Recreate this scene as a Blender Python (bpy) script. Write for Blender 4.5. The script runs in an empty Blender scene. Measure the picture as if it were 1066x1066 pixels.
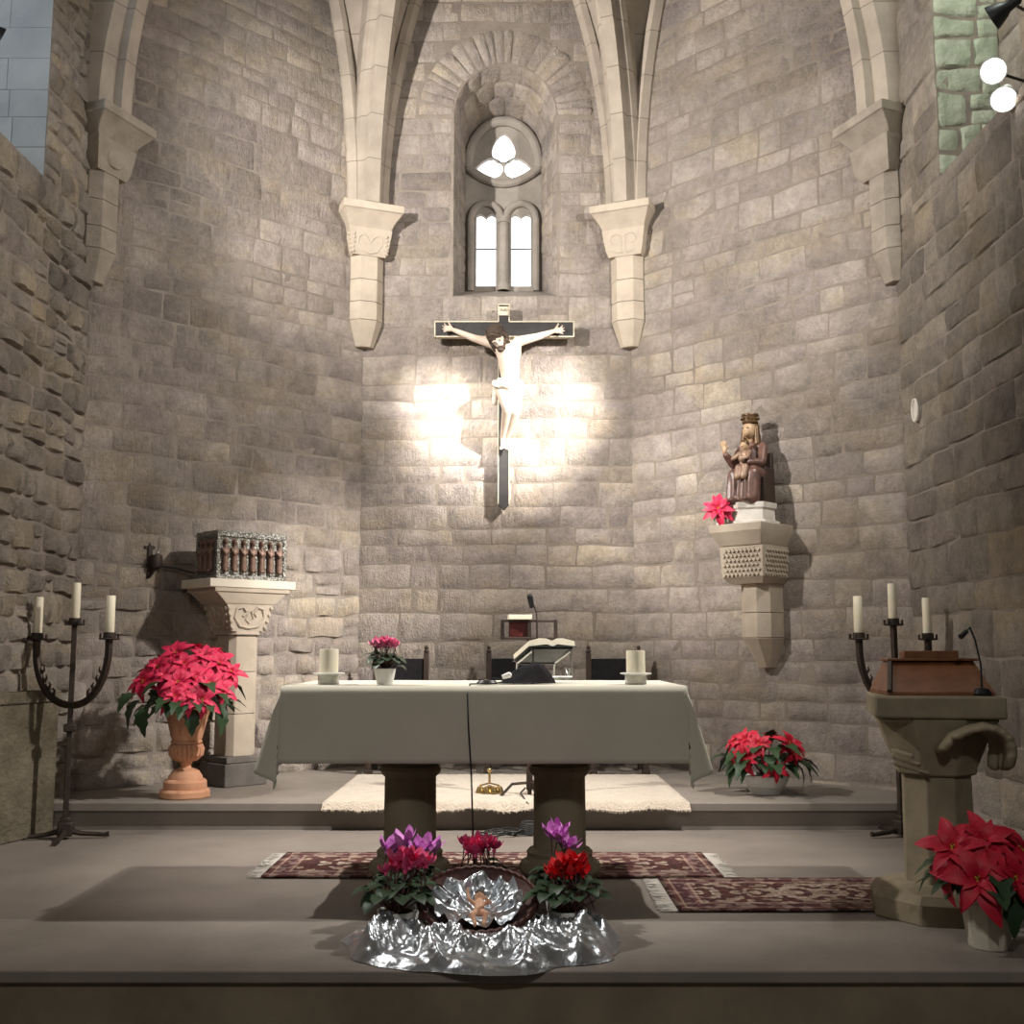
import bpy, bmesh, math, random
from mathutils import Vector, Matrix, noise
R = math.radians
PI = math.pi
SC = bpy.context.scene
COL = SC.collection
V = Vector

# ------------------------------------------------------------------ camera
FPX = 1150.0
HOR = 676.0
PITCH = math.atan((HOR - 533) / FPX)
CP, SP = math.cos(PITCH), math.sin(PITCH)
CAM = V((0.14, 0.0, 1.21))
cd = bpy.data.cameras.new('camera')
cam = bpy.data.objects.new('camera', cd)
COL.objects.link(cam)
cam.location = CAM
cam.rotation_euler = (PI / 2 + PITCH, 0, 0)
cd.sensor_width = 36.0
cd.lens = 36.0 * FPX / 1066
cd.clip_start = 0.05
SC.camera = cam


def at(u, v, y):
    """point of the photographed place seen at (u, v) and standing at depth y"""
    a = (u - 533) / FPX
    b = (533 - v) / FPX
    dy = CP - b * SP
    dz = SP + b * CP
    return V((CAM.x + a / dy * y, y, CAM.z + dz / dy * y))


# ------------------------------------------------------------------ mesh helper
class MB:
    def __init__(s):
        s.v, s.f, s.m = [], [], []
        s.xf = None

    def add(s, vs, fs, mi=0):
        o = len(s.v)
        if s.xf is not None:
            vs = [s.xf @ V(p) for p in vs]
        s.v += [tuple(p) for p in vs]
        s.f += [tuple(i + o for i in f) for f in fs]
        s.m += [mi] * len(fs)

    def box(s, c, size, rz=0, rx=0, ry=0, mi=0, taper=1.0):
        x, y, z = [k / 2 for k in size]
        M = Matrix.Translation(c) @ Matrix.Rotation(rz, 4, 'Z') @ Matrix.Rotation(ry, 4, 'Y') @ Matrix.Rotation(rx, 4, 'X')
        t = taper
        vs = [M @ V(p) for p in ((-x, -y, -z), (x, -y, -z), (x, y, -z), (-x, y, -z), (-x * t, -y * t, z), (x * t, -y * t, z), (x * t, y * t, z), (-x * t, y * t, z))]
        s.add(vs, [(0, 3, 2, 1), (4, 5, 6, 7), (0, 1, 5, 4), (1, 2, 6, 5), (2, 3, 7, 6), (3, 0, 4, 7)], mi)

    def loft(s, rings, cap=True, mi=0, closed=True):
        n = len(rings[0])
        vs = [p for r in rings for p in r]
        fs = []
        for i in range(len(rings) - 1):
            for j in range(n if closed else n - 1):
                a, b = i * n + j, i * n + (j + 1) % n
                fs.append((a, b, b + n, a + n))
        if cap and closed:
            fs.append(tuple(reversed(range(n))))
            fs.append(tuple((len(rings) - 1) * n + j for j in range(n)))
        s.add(vs, fs, mi)

    def lathe(s, prof, c=(0, 0, 0), seg=24, sx=1, sy=1, cap=True, mi=0, ph=0):
        c = V(c)
        rings = [[c + V((r * math.cos(2 * PI * k / seg + ph) * sx, r * math.sin(2 * PI * k / seg + ph) * sy, z)) for k in range(seg)] for r, z in prof]
        s.loft(rings, cap, mi)

    def tube(s, pts, r, seg=8, cap=True, mi=0, flat=1.0):
        pts = [V(p) for p in pts]
        n = len(pts)
        rr = r if isinstance(r, (list, tuple)) else [r] * n
        ts = []
        for i in range(n):
            t = pts[min(i + 1, n - 1)] - pts[max(i - 1, 0)]
            ts.append(t.normalized() if t.length > 1e-9 else V((0, 0, 1)))
        ref = V((0, 0, 1)) if abs(ts[0].z) < .9 else V((1, 0, 0))
        x = ts[0].cross(ref).normalized()
        rings = []
        for i in range(n):
            x = (x - ts[i] * x.dot(ts[i]))
            x = x.normalized() if x.length > 1e-6 else ts[i].orthogonal().normalized()
            y = ts[i].cross(x)
            rings.append([pts[i] + (x * math.cos(2 * PI * k / seg) + y * math.sin(2 * PI * k / seg) * flat) * rr[i] for k in range(seg)])
        s.loft(rings, cap, mi)

    def ball(s, c, r, seg=12, rn=8, mi=0, M=None):
        rx, ry, rz = (r, r, r) if not hasattr(r, '__len__') else r
        c = V(c)
        rings = []
        for i in range(rn + 1):
            a = -PI / 2 + PI * i / rn
            q = max(math.cos(a), 1e-3)
            rings.append([V((rx * q * math.cos(2 * PI * k / seg), ry * q * math.sin(2 * PI * k / seg), rz * math.sin(a))) for k in range(seg)])
        if M is not None:
            rings = [[M @ p for p in g] for g in rings]
        s.loft([[c + p for p in g] for g in rings], True, mi)

    def prism(s, poly, z0, z1, mi=0, inset=0):
        s.loft([[V((x, y, z0)) for x, y in poly], [V((x, y, z1)) for x, y in poly]], True, mi)

    def grid(s, fn, nu, nv, mi=0):
        vs = [fn(i / nu, j / nv) for j in range(nv + 1) for i in range(nu + 1)]
        fs = [(j * (nu + 1) + i, j * (nu + 1) + i + 1, (j + 1) * (nu + 1) + i + 1, (j + 1) * (nu + 1) + i) for j in range(nv) for i in range(nu)]
        s.add(vs, fs, mi)

    def mesh(s, name, mats, smooth=True, angle=35):
        me = bpy.data.meshes.new(name)
        me.from_pydata(s.v, [], s.f)
        for m in (mats if isinstance(mats, (list, tuple)) else [mats]):
            me.materials.append(m)
        me.polygons.foreach_set('material_index', s.m)
        if smooth:
            me.polygons.foreach_set('use_smooth', [True] * len(me.polygons))
            me.set_sharp_from_angle(angle=R(angle))
        me.update()
        return me

    def build(s, name, mats, parent=None, smooth=True, angle=35, bevel=0, solid=0, subd=0, loc=None):
        return link(name, s.mesh(name, mats, smooth, angle), parent, bevel, solid, subd, loc)


def link(name, me, parent=None, bevel=0, solid=0, subd=0, loc=None):
    o = bpy.data.objects.new(name, me)
    COL.objects.link(o)
    if parent is not None:
        o.parent = parent
    if loc is not None:
        o.location = loc
    if solid:
        m = o.modifiers.new('solid', 'SOLIDIFY'); m.thickness = solid; m.offset = 0
    if bevel:
        m = o.modifiers.new('bevel', 'BEVEL'); m.width = bevel; m.segments = 2; m.limit_method = 'ANGLE'; m.angle_limit = R(40)
    if subd:
        m = o.modifiers.new('subd', 'SUBSURF'); m.levels = subd; m.render_levels = subd
    return o


def tag(o, label, cat, group=None):
    o['label'] = label
    o['category'] = cat
    if group:
        o['group'] = group
    return o


def thing(name, label, cat, loc=(0, 0, 0), rz=0, group=None):
    o = bpy.data.objects.new(name, None)
    COL.objects.link(o)
    o.empty_display_size = .1
    o.location = loc
    o.rotation_euler = (0, 0, rz)
    return tag(o, label, cat, group)


def struct(o):
    o['kind'] = 'structure'
    return o


def dup(root, loc, rz, label, group=None):
    r = root.copy(); COL.objects.link(r)
    r.location = loc; r.rotation_euler = (0, 0, rz)
    r['label'] = label
    if group: r['group'] = group
    for ch in list(root.children):
        c = ch.copy(); COL.objects.link(c); c.parent = r
        for g in ch.children:
            d = g.copy(); COL.objects.link(d); d.parent = c
    return r


def eval_mesh(o):
    bpy.context.view_layer.update()
    dg = bpy.context.evaluated_depsgraph_get()
    me = bpy.data.meshes.new_from_object(o.evaluated_get(dg))
    bpy.data.objects.remove(o)
    return me


def blob(name, prims, mat, vox=.006, sm=4, parent=None, disp=None):
    """one continuous carved body grown from tapered limbs ('c', p, r, p, r) and ellipsoids ('e', c, (rx,ry,rz)[, rotation])"""
    mb = MB()
    for p in prims:
        if p[0] == 'c':
            a, ra, b, rb = V(p[1]), p[2], V(p[3]), p[4]
            mb.ball(a, ra); mb.ball(b, rb)
            if (b - a).length > 1e-5:
                mb.tube([a, b], [ra, rb], 14)
        else:
            mb.ball(p[1], p[2], 16, 10, M=(p[3] if len(p) > 3 else None))
    me = mb.mesh('tmp', mat, False)
    o = bpy.data.objects.new('tmp', me); COL.objects.link(o)
    m = o.modifiers.new('r', 'REMESH'); m.mode = 'VOXEL'; m.voxel_size = vox
    m = o.modifiers.new('s', 'SMOOTH'); m.iterations = sm; m.factor = .5
    me2 = eval_mesh(o)
    bpy.data.meshes.remove(me)
    me2.name = name
    if disp:
        for vt in me2.vertices:
            vt.co = disp(vt.co.copy())
    me2.polygons.foreach_set('use_smooth', [True] * len(me2.polygons))
    if not me2.materials:
        me2.materials.append(mat)
    return link(name, me2, parent)


def plate(outline, holes, thick, M, mat, name):
    """flat stone slab of real thickness with openings cut through it"""
    cu = bpy.data.curves.new('tmp', 'CURVE')
    cu.dimensions = '2D'; cu.fill_mode = 'BOTH'; cu.extrude = thick / 2
    for poly in [outline] + holes:
        sp = cu.splines.new('POLY')
        sp.points.add(len(poly) - 1)
        for i, (x, y) in enumerate(poly):
            sp.points[i].co = (x, y, 0, 1)
        sp.use_cyclic_u = True
    o = bpy.data.objects.new('tmp', cu); COL.objects.link(o)
    me = eval_mesh(o)
    bpy.data.curves.remove(cu)
    me.transform(M)
    me.materials.clear(); me.materials.append(mat)
    me.name = name
    return me


# ------------------------------------------------------------------ materials
def nt(name):
    m = bpy.data.materials.new(name)
    m.use_nodes = True
    t = m.node_tree
    return m, t, t.nodes['Principled BSDF'], t.nodes.new, t.links.new


def mixrgb(N, L, fac, a, b, mode='MIX'):
    n = N('ShaderNodeMix'); n.data_type = 'RGBA'; n.blend_type = mode
    for sock, val in ((n.inputs[0], fac), (n.inputs[6], a), (n.inputs[7], b)):
        if hasattr(val, 'is_output'): L(val, sock)
        elif isinstance(val, (int, float)): sock.default_value = val
        else: sock.default_value = (*val, 1)
    return n.outputs[2]


def ramp(N, L, fac, stops):
    n = N('ShaderNodeValToRGB')
    e = n.color_ramp.elements
    while len(e) < len(stops): e.new(.5)
    for i, (p, c) in enumerate(stops):
        e[i].position = p
        e[i].color = (*c, 1) if hasattr(c, '__len__') else (c, c, c, 1)
    L(fac, n.inputs[0])
    return n.outputs[0]


def tex(N, L, scale, detail=4, rough=.6, stretch=None, kind='Noise'):
    tc = N('ShaderNodeTexCoord')
    mp = N('ShaderNodeMapping')
    if stretch: mp.inputs['Scale'].default_value = stretch
    L(tc.outputs['Object'], mp.inputs[0])
    n = N('ShaderNodeTex' + kind)
    n.inputs['Scale'].default_value = scale
    if kind == 'Noise':
        n.inputs['Detail'].default_value = detail
        n.inputs['Roughness'].default_value = rough
    L(mp.outputs[0], n.inputs['Vector'])
    return n


def plain(name, c1, c2=None, scale=8, rough=.7, metal=0, bump=.15, bscale=40, dist=.01, spec=.4, sheen=0, trans=0, sss=0):
    m, t, P, N, L = nt(name)
    c2 = c2 or tuple(k * .75 for k in c1)
    n = tex(N, L, scale)
    f = ramp(N, L, n.outputs['Fac'], [(.35, 0.), (.65, 1.)])
    L(mixrgb(N, L, f, c1, c2), P.inputs['Base Color'])
    P.inputs['Roughness'].default_value = rough
    P.inputs['Metallic'].default_value = metal
    P.inputs['Specular IOR Level'].default_value = spec
    if sheen: P.inputs['Sheen Weight'].default_value = sheen
    if sss:
        P.inputs['Subsurface Weight'].default_value = sss
        P.inputs['Subsurface Radius'].default_value = (.02, .012, .008)
    if bump:
        b = tex(N, L, bscale, 5)
        bn = N('ShaderNodeBump'); bn.inputs['Strength'].default_value = bump; bn.inputs['Distance'].default_value = dist
        L(b.outputs['Fac'], bn.inputs['Height']); L(bn.outputs[0], P.inputs['Normal'])
    return m


def stone(name, dark, light, warm, bump=.5, tool=True):
    """rubble stones: each stone its own tone, tooling marks, stains"""
    m, t, P, N, L = nt(name)
    g = N('ShaderNodeNewGeometry')
    c = ramp(N, L, g.outputs['Random Per Island'], [(0, dark), (.5, tuple((a + b) / 2 for a, b in zip(dark, light))), (.85, light), (1, warm)])
    big = tex(N, L, .9, 3)
    st = ramp(N, L, big.outputs['Fac'], [(.36, .72), (.6, 1.08)])
    c = mixrgb(N, L, 1, c, st, 'MULTIPLY')
    tin = tex(N, L, 1.7, 4, .6, (1, 1, 1.6))
    tn = ramp(N, L, tin.outputs['Fac'], [(.36, (.88, .86, .90)), (.5, (1, 1, 1)), (.64, (1.06, 1.02, .92))])
    c = mixrgb(N, L, 1, c, tn, 'MULTIPLY')
    fine = tex(N, L, 26, 6, .7)
    fr = ramp(N, L, fine.outputs['Fac'], [(.3, .72), (.62, 1.1)])
    c = mixrgb(N, L, .8, c, fr, 'MULTIPLY')
    mid = tex(N, L, 7, 5, .65)
    mr = ramp(N, L, mid.outputs['Fac'], [(.3, .70), (.5, .98), (.7, 1.16)])
    c = mixrgb(N, L, .8, c, mr, 'MULTIPLY')
    L(c, P.inputs['Base Color'])
    P.inputs['Roughness'].default_value = .92
    P.inputs['Specular IOR Level'].default_value = .2
    mus = tex(N, L, 1, 5, .7, (34, 34, 9))
    fb = tex(N, L, 55, 5, .65)
    ad = N('ShaderNodeMath'); ad.operation = 'MULTIPLY_ADD'
    L(mus.outputs['Fac'], ad.inputs[0]); ad.inputs[1].default_value = 1.3 if tool else .3; L(fb.outputs['Fac'], ad.inputs[2])
    bn = N('ShaderNodeBump'); bn.inputs['Strength'].default_value = bump; bn.inputs['Distance'].default_value = .02
    L(ad.outputs[0], bn.inputs['Height']); L(bn.outputs[0], P.inputs['Normal'])
    return m


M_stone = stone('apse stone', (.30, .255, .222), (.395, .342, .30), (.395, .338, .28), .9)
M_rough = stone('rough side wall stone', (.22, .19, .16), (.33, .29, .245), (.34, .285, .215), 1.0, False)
M_mortar = plain('mortar', (.29, .25, .215), (.21, .178, .152), 4, .95, 0, .7, 40, .014, .1)
M_mortar_dark = plain('dark mortar', (.25, .212, .178), (.19, .158, .13), 4, .95, 0, .7, 40, .014, .1)
M_dress = plain('dressed stone', (.46, .39, .31), (.38, .32, .255), 5, .85, 0, .3, 70, .006, .2)
M_rib = plain('rib stone', (.40, .34, .28), (.30, .255, .21), 3, .9, 0, .35, 50, .008, .2)
def joints(m, step, off=0.):
    t = m.node_tree; N, L = t.nodes.new, t.links.new
    P = t.nodes['Principled BSDF']
    src = P.inputs['Base Color'].links[0].from_socket
    tc = N('ShaderNodeTexCoord'); sp = N('ShaderNodeSeparateXYZ'); L(tc.outputs['Object'], sp.inputs[0])
    a = N('ShaderNodeMath'); a.operation = 'DIVIDE'; L(sp.outputs[2], a.inputs[0]); a.inputs[1].default_value = step
    f = N('ShaderNodeMath'); f.operation = 'FRACT'; L(a.outputs[0], f.inputs[0])
    g = N('ShaderNodeMath'); g.operation = 'LESS_THAN'; L(f.outputs[0], g.inputs[0]); g.inputs[1].default_value = .022
    L(mixrgb(N, L, g.outputs[0], src, (.2, .17, .14)), P.inputs['Base Color'])


joints(M_rib, .41)
M_trac = plain('shaded tracery stone', (.30, .265, .23), (.22, .195, .17), 4, .9, 0, .3, 50, .006, .2)  # darker than the ribs: shade of the window recess is put into the colour
M_ledge = plain('stained shaded ledge stone', (.17, .145, .105), (.09, .075, .05), 3, .9, 0, .9, 22, .03, .2)  # mossy stained stone, with shade falling on the ledge also put into its colour
M_corbel_dark = plain('darkened rough corbel stone', (.33, .285, .235), (.25, .215, .175), 7, .9, 0, .6, 40, .012, .2)  # rougher dressed stone, darkened to offset the wash lamps close to the corners
M_joint = plain('dark joint', (.2, .2, .2), None, 5, .95, 0, .1)
M_ashlar = plain('smooth ashlar', (.42, .43, .42), (.34, .35, .35), 3, .9, 0, .2, 50, .005, .2)
M_green = plain('green lit rubble', (.36, .38, .30), (.27, .30, .22), 6, .95, 0, .8, 25, .02, .2)  # rubble tinted green: the greenish light on the jamb is put into its colour
M_floor = plain('worn floor stone', (.225, .192, .165), (.17, .146, .127), 1.5, .62, 0, .12, 60, .004, .35)
M_kerb = plain('pale kerb stone', (.265, .23, .2), (.205, .18, .155), 2, .6, 0, .12, 60, .004, .35)
M_riser = plain('dark riser stone', (.26, .215, .15), (.19, .155, .11), 3, .8, 0, .2, 40, .006, .2)
M_altar = plain('altar stone', (.30, .25, .175), (.22, .185, .125), 6, .8, 0, .25, 60, .006, .2)
M_dark_stone = plain('grey plinth stone', (.17, .15, .135), (.12, .108, .098), 8, .85, 0, .3, 50, .008, .2)
M_iron = plain('wrought iron', (.045, .036, .032), (.07, .05, .038), 20, .55, .7, .4, 60, .006)
M_black = plain('black plastic', (.012, .012, .013), None, 5, .45, 0, 0)
M_wax = plain('candle wax', (.80, .74, .58), (.74, .67, .50), 6, .5, 0, .05, 20, .004, .4, 0, 0, .25)
M_white_pot = plain('white glazed pot', (.80, .78, .74), (.74, .72, .68), 5, .35, 0, .03)
M_terra = plain('terracotta', (.62, .33, .20), (.53, .26, .15), 7, .75, 0, .2, 60, .004)
M_soil = plain('potting soil', (.05, .033, .022), None, 30, .95, 0, .6, 60, .01)
M_leaf = plain('dark green leaf', (.028, .06, .022), (.018, .042, .016), 14, .5, 0, .2, 60, .003)
M_leaf2 = plain('cyclamen leaf', (.05, .085, .045), (.022, .05, .022), 30, .45, 0, .2, 60, .003)
M_red = plain('scarlet bract', (.58, .012, .045), (.48, .008, .03), 12, .5, 0, .25, 50, .003)
M_redp = plain('overlit red bract', (.70, .03, .10), (.58, .015, .065), 12, .5, 0, .25, 50, .003)  # the red bract turned pinker: strong light is put into the colour
M_pinkp = plain('pink petal', (.88, .24, .42), (.80, .12, .32), 25, .5, 0, .1)
M_purp = plain('purple petal', (.62, .14, .60), (.72, .32, .66), 25, .5, 0, .1)
M_magenta = plain('magenta petal', (.72, .03, .16), (.85, .16, .34), 25, .5, 0, .1)
M_scar = plain('scarlet petal', (.75, .015, .02), (.62, .01, .02), 25, .5, 0, .1)
M_pollen = plain('yellow centre', (.55, .38, .05), None, 30, .6, 0, .1)
M_stem = plain('plant stem', (.12, .06, .05), None, 20, .6, 0, .1)
M_linen = plain('altar linen', (.60, .57, .475), (.55, .525, .43), 3, .9, 0, .25, 220, .002, .2, .3)
M_cream = plain('cream wool', (.66, .56, .45), (.57, .48, .38), 10, .95, 0, .9, 70, .02, .1, .4)
M_wood = plain('red brown wood', (.22, .085, .035), (.15, .055, .022), 12, .45, 0, .15, 30, .004)
M_dwood = plain('dark oak', (.05, .032, .023), (.032, .02, .015), 12, .5, 0, .15, 30, .004)
M_cross = plain('black painted wood', (.018, .016, .016), (.03, .026, .024), 12, .5, 0, .1, 30, .003)
M_gilt = plain('gilt edge', (.62, .56, .44), (.5, .44, .32), 20, .5, .3, .1)
M_gold = plain('polished brass', (.72, .53, .24), None, 10, .25, 1, 0)
M_flesh = plain('painted flesh', (.54, .44, .36), (.48, .38, .30), 9, .6, 0, .08, 30, .003)
M_loin = plain('painted loincloth', (.58, .53, .45), (.44, .39, .32), 12, .65, 0, .2, 30, .006)
M_hair = plain('dark carved hair', (.06, .038, .025), None, 30, .7, 0, .6, 70, .01)
M_robe = plain('dark polychrome robe', (.145, .07, .052), (.075, .042, .033), 22, .38, 0, .25, 40, .006, .5)
M_veil = plain('worn gilt veil', (.135, .075, .03), (.085, .048, .025), 18, .4, .35, .2)
M_face = plain('old varnished flesh', (.46, .31, .19), (.38, .25, .15), 14, .4, 0, .1)
M_child = plain('gilded child robe', (.33, .22, .15), (.22, .14, .1), 20, .42, .2, .2)
M_plinth = plain('white painted plinth', (.66, .62, .56), (.52, .48, .43), 10, .7, 0, .2)
M_copper = plain('copper relief', (.21, .13, .095), (.14, .085, .065), 25, .5, .35, .3)
M_babyskin = plain('doll skin', (.72, .42, .28), (.66, .36, .23), 20, .5, 0, .05)
M_wicker = plain('dark wicker', (.10, .035, .025), (.06, .02, .016), 60, .5, 0, .6, 80, .006)
M_paper = plain('book pages', (.78, .72, .58), (.70, .64, .5), 20, .8, 0, .1)
M_bookred = plain('red leather', (.14, .018, .016), (.10, .014, .013), 10, .5, 0, .15)
M_chrome = plain('grey metal', (.55, .55, .55), None, 10, .3, 1, 0)
M_cable = plain('dark cable', (.03, .028, .026), None, 10, .6, 0, 0)
M_blackcloth = plain('black cloth', (.014, .013, .015), (.02, .018, .02), 15, .9, 0, .3, 60, .006, .1)
M_whitelamp = plain('white enamel', (.8, .8, .78), None, 5, .4, 0, 0)
M_wick = plain('wick', (.03, .025, .02), None, 5, .9, 0, 0)


def glass_mat():
    m, t, P, N, L = nt('clear glass')
    P.inputs['Base Color'].default_value = (.95, .96, .95, 1)
    P.inputs['Roughness'].default_value = .12
    P.inputs['Transmission Weight'].default_value = .85
    return m


M_glass = glass_mat()
M_frost = plain('frosted glass', (.82, .82, .80), None, 5, .3, 0, 0)


def emit(name, col, s, leads=False):
    m, t, P, N, L = nt(name)
    P.inputs['Base Color'].default_value = (*col, 1)
    P.inputs['Emission Color'].default_value = (*col, 1)
    P.inputs['Emission Strength'].default_value = s
    return m


M_pane = emit('daylit window glass', (.93, .97, 1.0), 2.6)
M_lens = emit('lit lamp', (1.0, .97, .92), 14)


def silver_mat():
    m, t, P, N, L = nt('silver lame')
    P.inputs['Base Color'].default_value = (.66, .71, .76, 1)
    P.inputs['Metallic'].default_value = .88
    P.inputs['Roughness'].default_value = .27
    b = tex(N, L, 30, 3, .5)
    b2 = tex(N, L, 300, 2)
    ad = N('ShaderNodeMath'); ad.operation = 'MULTIPLY_ADD'
    L(b2.outputs['Fac'], ad.inputs[0]); ad.inputs[1].default_value = .12; L(b.outputs['Fac'], ad.inputs[2])
    bn = N('ShaderNodeBump'); bn.inputs['Strength'].default_value = .25; bn.inputs['Distance'].default_value = .02
    L(ad.outputs[0], bn.inputs['Height']); L(bn.outputs[0], P.inputs['Normal'])
    return m


M_silver = silver_mat()


def chest_mat():
    m, t, P, N, L = nt('embossed silver')
    v = tex(N, L, 60, kind='Voronoi')
    c = ramp(N, L, v.outputs['Distance'], [(.1, (.52, .52, .48)), (.6, (.16, .15, .13))])
    L(c, P.inputs['Base Color'])
    P.inputs['Metallic'].default_value = .6; P.inputs['Roughness'].default_value = .42
    bn = N('ShaderNodeBump'); bn.inputs['Strength'].default_value = .9; bn.inputs['Distance'].default_value = .01; bn.invert = True
    L(v.outputs['Distance'], bn.inputs['Height']); L(bn.outputs[0], P.inputs['Normal'])
    return m


M_chest = chest_mat()


def rug_mat(name, hx, hy, seed):
    """oriental carpet: dark red field of small cream and pink motifs inside striped borders"""
    m, t, P, N, L = nt(name)
    tc = N('ShaderNodeTexCoord'); sp = N('ShaderNodeSeparateXYZ'); L(tc.outputs['Object'], sp.inputs[0])

    def mth(op, a, b=None):
        n = N('ShaderNodeMath'); n.operation = op
        for i, q in enumerate((a, b)):
            if q is None: continue
            if hasattr(q, 'is_output'): L(q, n.inputs[i])
            else: n.inputs[i].default_value = q
        return n.outputs[0]
    ex = mth('SUBTRACT', hx, mth('ABSOLUTE', sp.outputs[0]))
    ey = mth('SUBTRACT', hy, mth('ABSOLUTE', sp.outputs[1]))
    e = mth('MINIMUM', ex, ey)
    mp = N('ShaderNodeMapping'); mp.inputs['Location'].default_value = (seed, seed, 0)
    ab = N('ShaderNodeVectorMath'); ab.operation = 'ABSOLUTE'; L(tc.outputs['Object'], ab.inputs[0])
    L(ab.outputs[0], mp.inputs[0])
    vo = N('ShaderNodeTexVoronoi'); vo.inputs['Scale'].default_value = 24; L(mp.outputs[0], vo.inputs['Vector'])
    vo2 = N('ShaderNodeTexVoronoi'); vo2.inputs['Scale'].default_value = 34; L(mp.outputs[0], vo2.inputs['Vector'])
    sx = N('ShaderNodeSeparateColor'); L(vo.outputs['Color'], sx.inputs[0])
    field = ramp(N, L, sx.outputs[0], [(0, (.125, .052, .043)), (.28, (.38, .28, .22)), (.52, (.095, .042, .042)), (.76, (.46, .36, .29))])
    field.node.color_ramp.interpolation = 'CONSTANT'
    rim = ramp(N, L, vo2.outputs['Distance'], [(.2, 1.), (.5, .55)])
    field = mixrgb(N, L, 1, field, rim, 'MULTIPLY')
    st = ramp(N, L, mth('MULTIPLY', e, 5), [(0, (.05, .018, .02)), (.10, (.12, .045, .042)), (.2, (.36, .24, .19)), (.26, (.06, .025, .035)), (.52, (.14, .06, .07)), (.62, (.38, .27, .21)), (.7, (.07, .025, .03))])
    st.node.color_ramp.interpolation = 'CONSTANT'
    st = mixrgb(N, L, .5, st, field)
    inb = mth('GREATER_THAN', e, .15)
    L(mixrgb(N, L, inb, st, field), P.inputs['Base Color'])
    P.inputs['Roughness'].default_value = .95
    P.inputs['Specular IOR Level'].default_value = .1
    return m


# ------------------------------------------------------------------ masonry
def sstep(x):
    x = max(0., min(1., x))
    return x * x * (3 - 2 * x)


def masonry(mb, mapf, U0, U1, V0, V1, seed, hh=(.13, .25), ll=(.18, .5), relief=.007, rough=.007, clip=None, wav=.016, res=.07, gap=.006, depth=-.003, jit=1.0):
    rnd = random.Random(seed)
    vs = [V0]
    while vs[-1] < V1 - hh[0] * .6:
        vs.append(min(V1, vs[-1] + rnd.uniform(*hh)))
    vs[-1] = V1

    def bd(k, u):
        if k == 0 or k == len(vs) - 1: return vs[k]
        return vs[k] + wav * (noise.noise(V((u * 1.3, k * 7.3 + seed, 0))) * 1.6 + noise.noise(V((u * 4, k * 3.1, seed))) * .7)
    for k in range(len(vs) - 1):
        spans = [(U0, U1)]
        if clip:
            spans = clip(vs[k], vs[k + 1], U0, U1)
        for a, b in spans:
            u = a
            while u < b - 1e-4:
                L = rnd.uniform(*ll)
                if b - u - L < ll[0] * .8: L = b - u
                parts = [(0., 1.)]
                if vs[k + 1] - vs[k] > hh[0] * 1.5 and L < .3 and rnd.random() < .12:
                    parts = [(0., .48), (.48, 1.)]
                for (p0, p1) in parts:
                    stone_face(mb, mapf, u, u + L, lambda uu: bd(k, uu), lambda uu: bd(k + 1, uu), p0, p1, rnd, relief, rough, res, gap, depth, seed, jit)
                u += L


def stone_face(mb, mapf, u0, u1, b0, b1, p0, p1, rnd, relief, rough, res, gap, depth, seed, jit=1.0):
    L = u1 - u0
    H = (b1(u0) - b0(u0)) * (p1 - p0)
    nx = max(4, int(L / res) + 2)
    ny = max(3, int(H / res) + 2)
    g = gap * rnd.uniform(.5, 1.5)
    base = relief * rnd.uniform(.35, 1.2)
    tx, ty = rnd.uniform(-.5, .5) * relief, rnd.uniform(-.5, .5) * relief
    j = [(rnd.uniform(-.012, .012) * jit, rnd.uniform(-.010, .010) * jit) for _ in range(4)]
    sd = rnd.uniform(0, 50)
    sl = [0.] + [min(.013 / L, .2) + (1 - 2 * min(.013 / L, .2)) * i / (nx - 2) for i in range(nx - 1)] + [1.]
    tl = [0.] + [min(.011 / H, .22) + (1 - 2 * min(.011 / H, .22)) * i / (ny - 2) for i in range(ny - 1)] + [1.]
    vs = []
    for q, t in enumerate(tl):
        for p, s in enumerate(sl):
            jx = (j[0][0] * (1 - s) + j[1][0] * s) * (1 - t) + (j[2][0] * (1 - s) + j[3][0] * s) * t
            jy = (j[0][1] * (1 - s) + j[1][1] * s) * (1 - t) + (j[2][1] * (1 - s) + j[3][1] * s) * t
            uu = u0 + g / 2 + (L - g) * s
            lo, hi = b0(uu), b1(uu)
            lo, hi = lo + (hi - lo) * p0, lo + (hi - lo) * p1
            vv = lo + g / 2 + (hi - lo - g) * t + jy * (4 * t * (1 - t) * .3 + .7 if 0 < t < 1 else .7)
            uu += jx
            corner = (s < .25 or s > .75) and (t < .3 or t > .7)
            edge = p in (0, len(sl) - 1) or q in (0, len(tl) - 1)
            nz = noise.noise(V((uu * 9, vv * 9, sd)))
            nz2 = noise.noise(V((uu * 27, vv * 27, sd)))
            h = depth if edge else base + tx * (s - .5) + ty * (t - .5) + rough * (nz + .45 * nz2)
            if not edge and p in (1, len(sl) - 2) and q in (1, len(tl) - 2):
                h = depth * .2 + h * .4
            ou = noise.noise(V((uu * 14, vv * 14, sd + 9))) * .006 * jit
            ov = noise.noise(V((uu * 14, vv * 14, sd + 19))) * .006 * jit
            vs.append(mapf(uu + ou, vv + ov, h))
    n = len(sl)
    fs = [(b * n + a, b * n + a + 1, (b + 1) * n + a + 1, (b + 1) * n + a) for b in range(len(tl) - 1) for a in range(n - 1)]
    mb.add(vs, fs, 0)


def wallmap(O, ud, nrm):
    O, ud, nrm = V(O), V(ud), V(nrm)
    return lambda u, v, h: O + ud * u + V((0, 0, v)) + nrm * h


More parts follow.
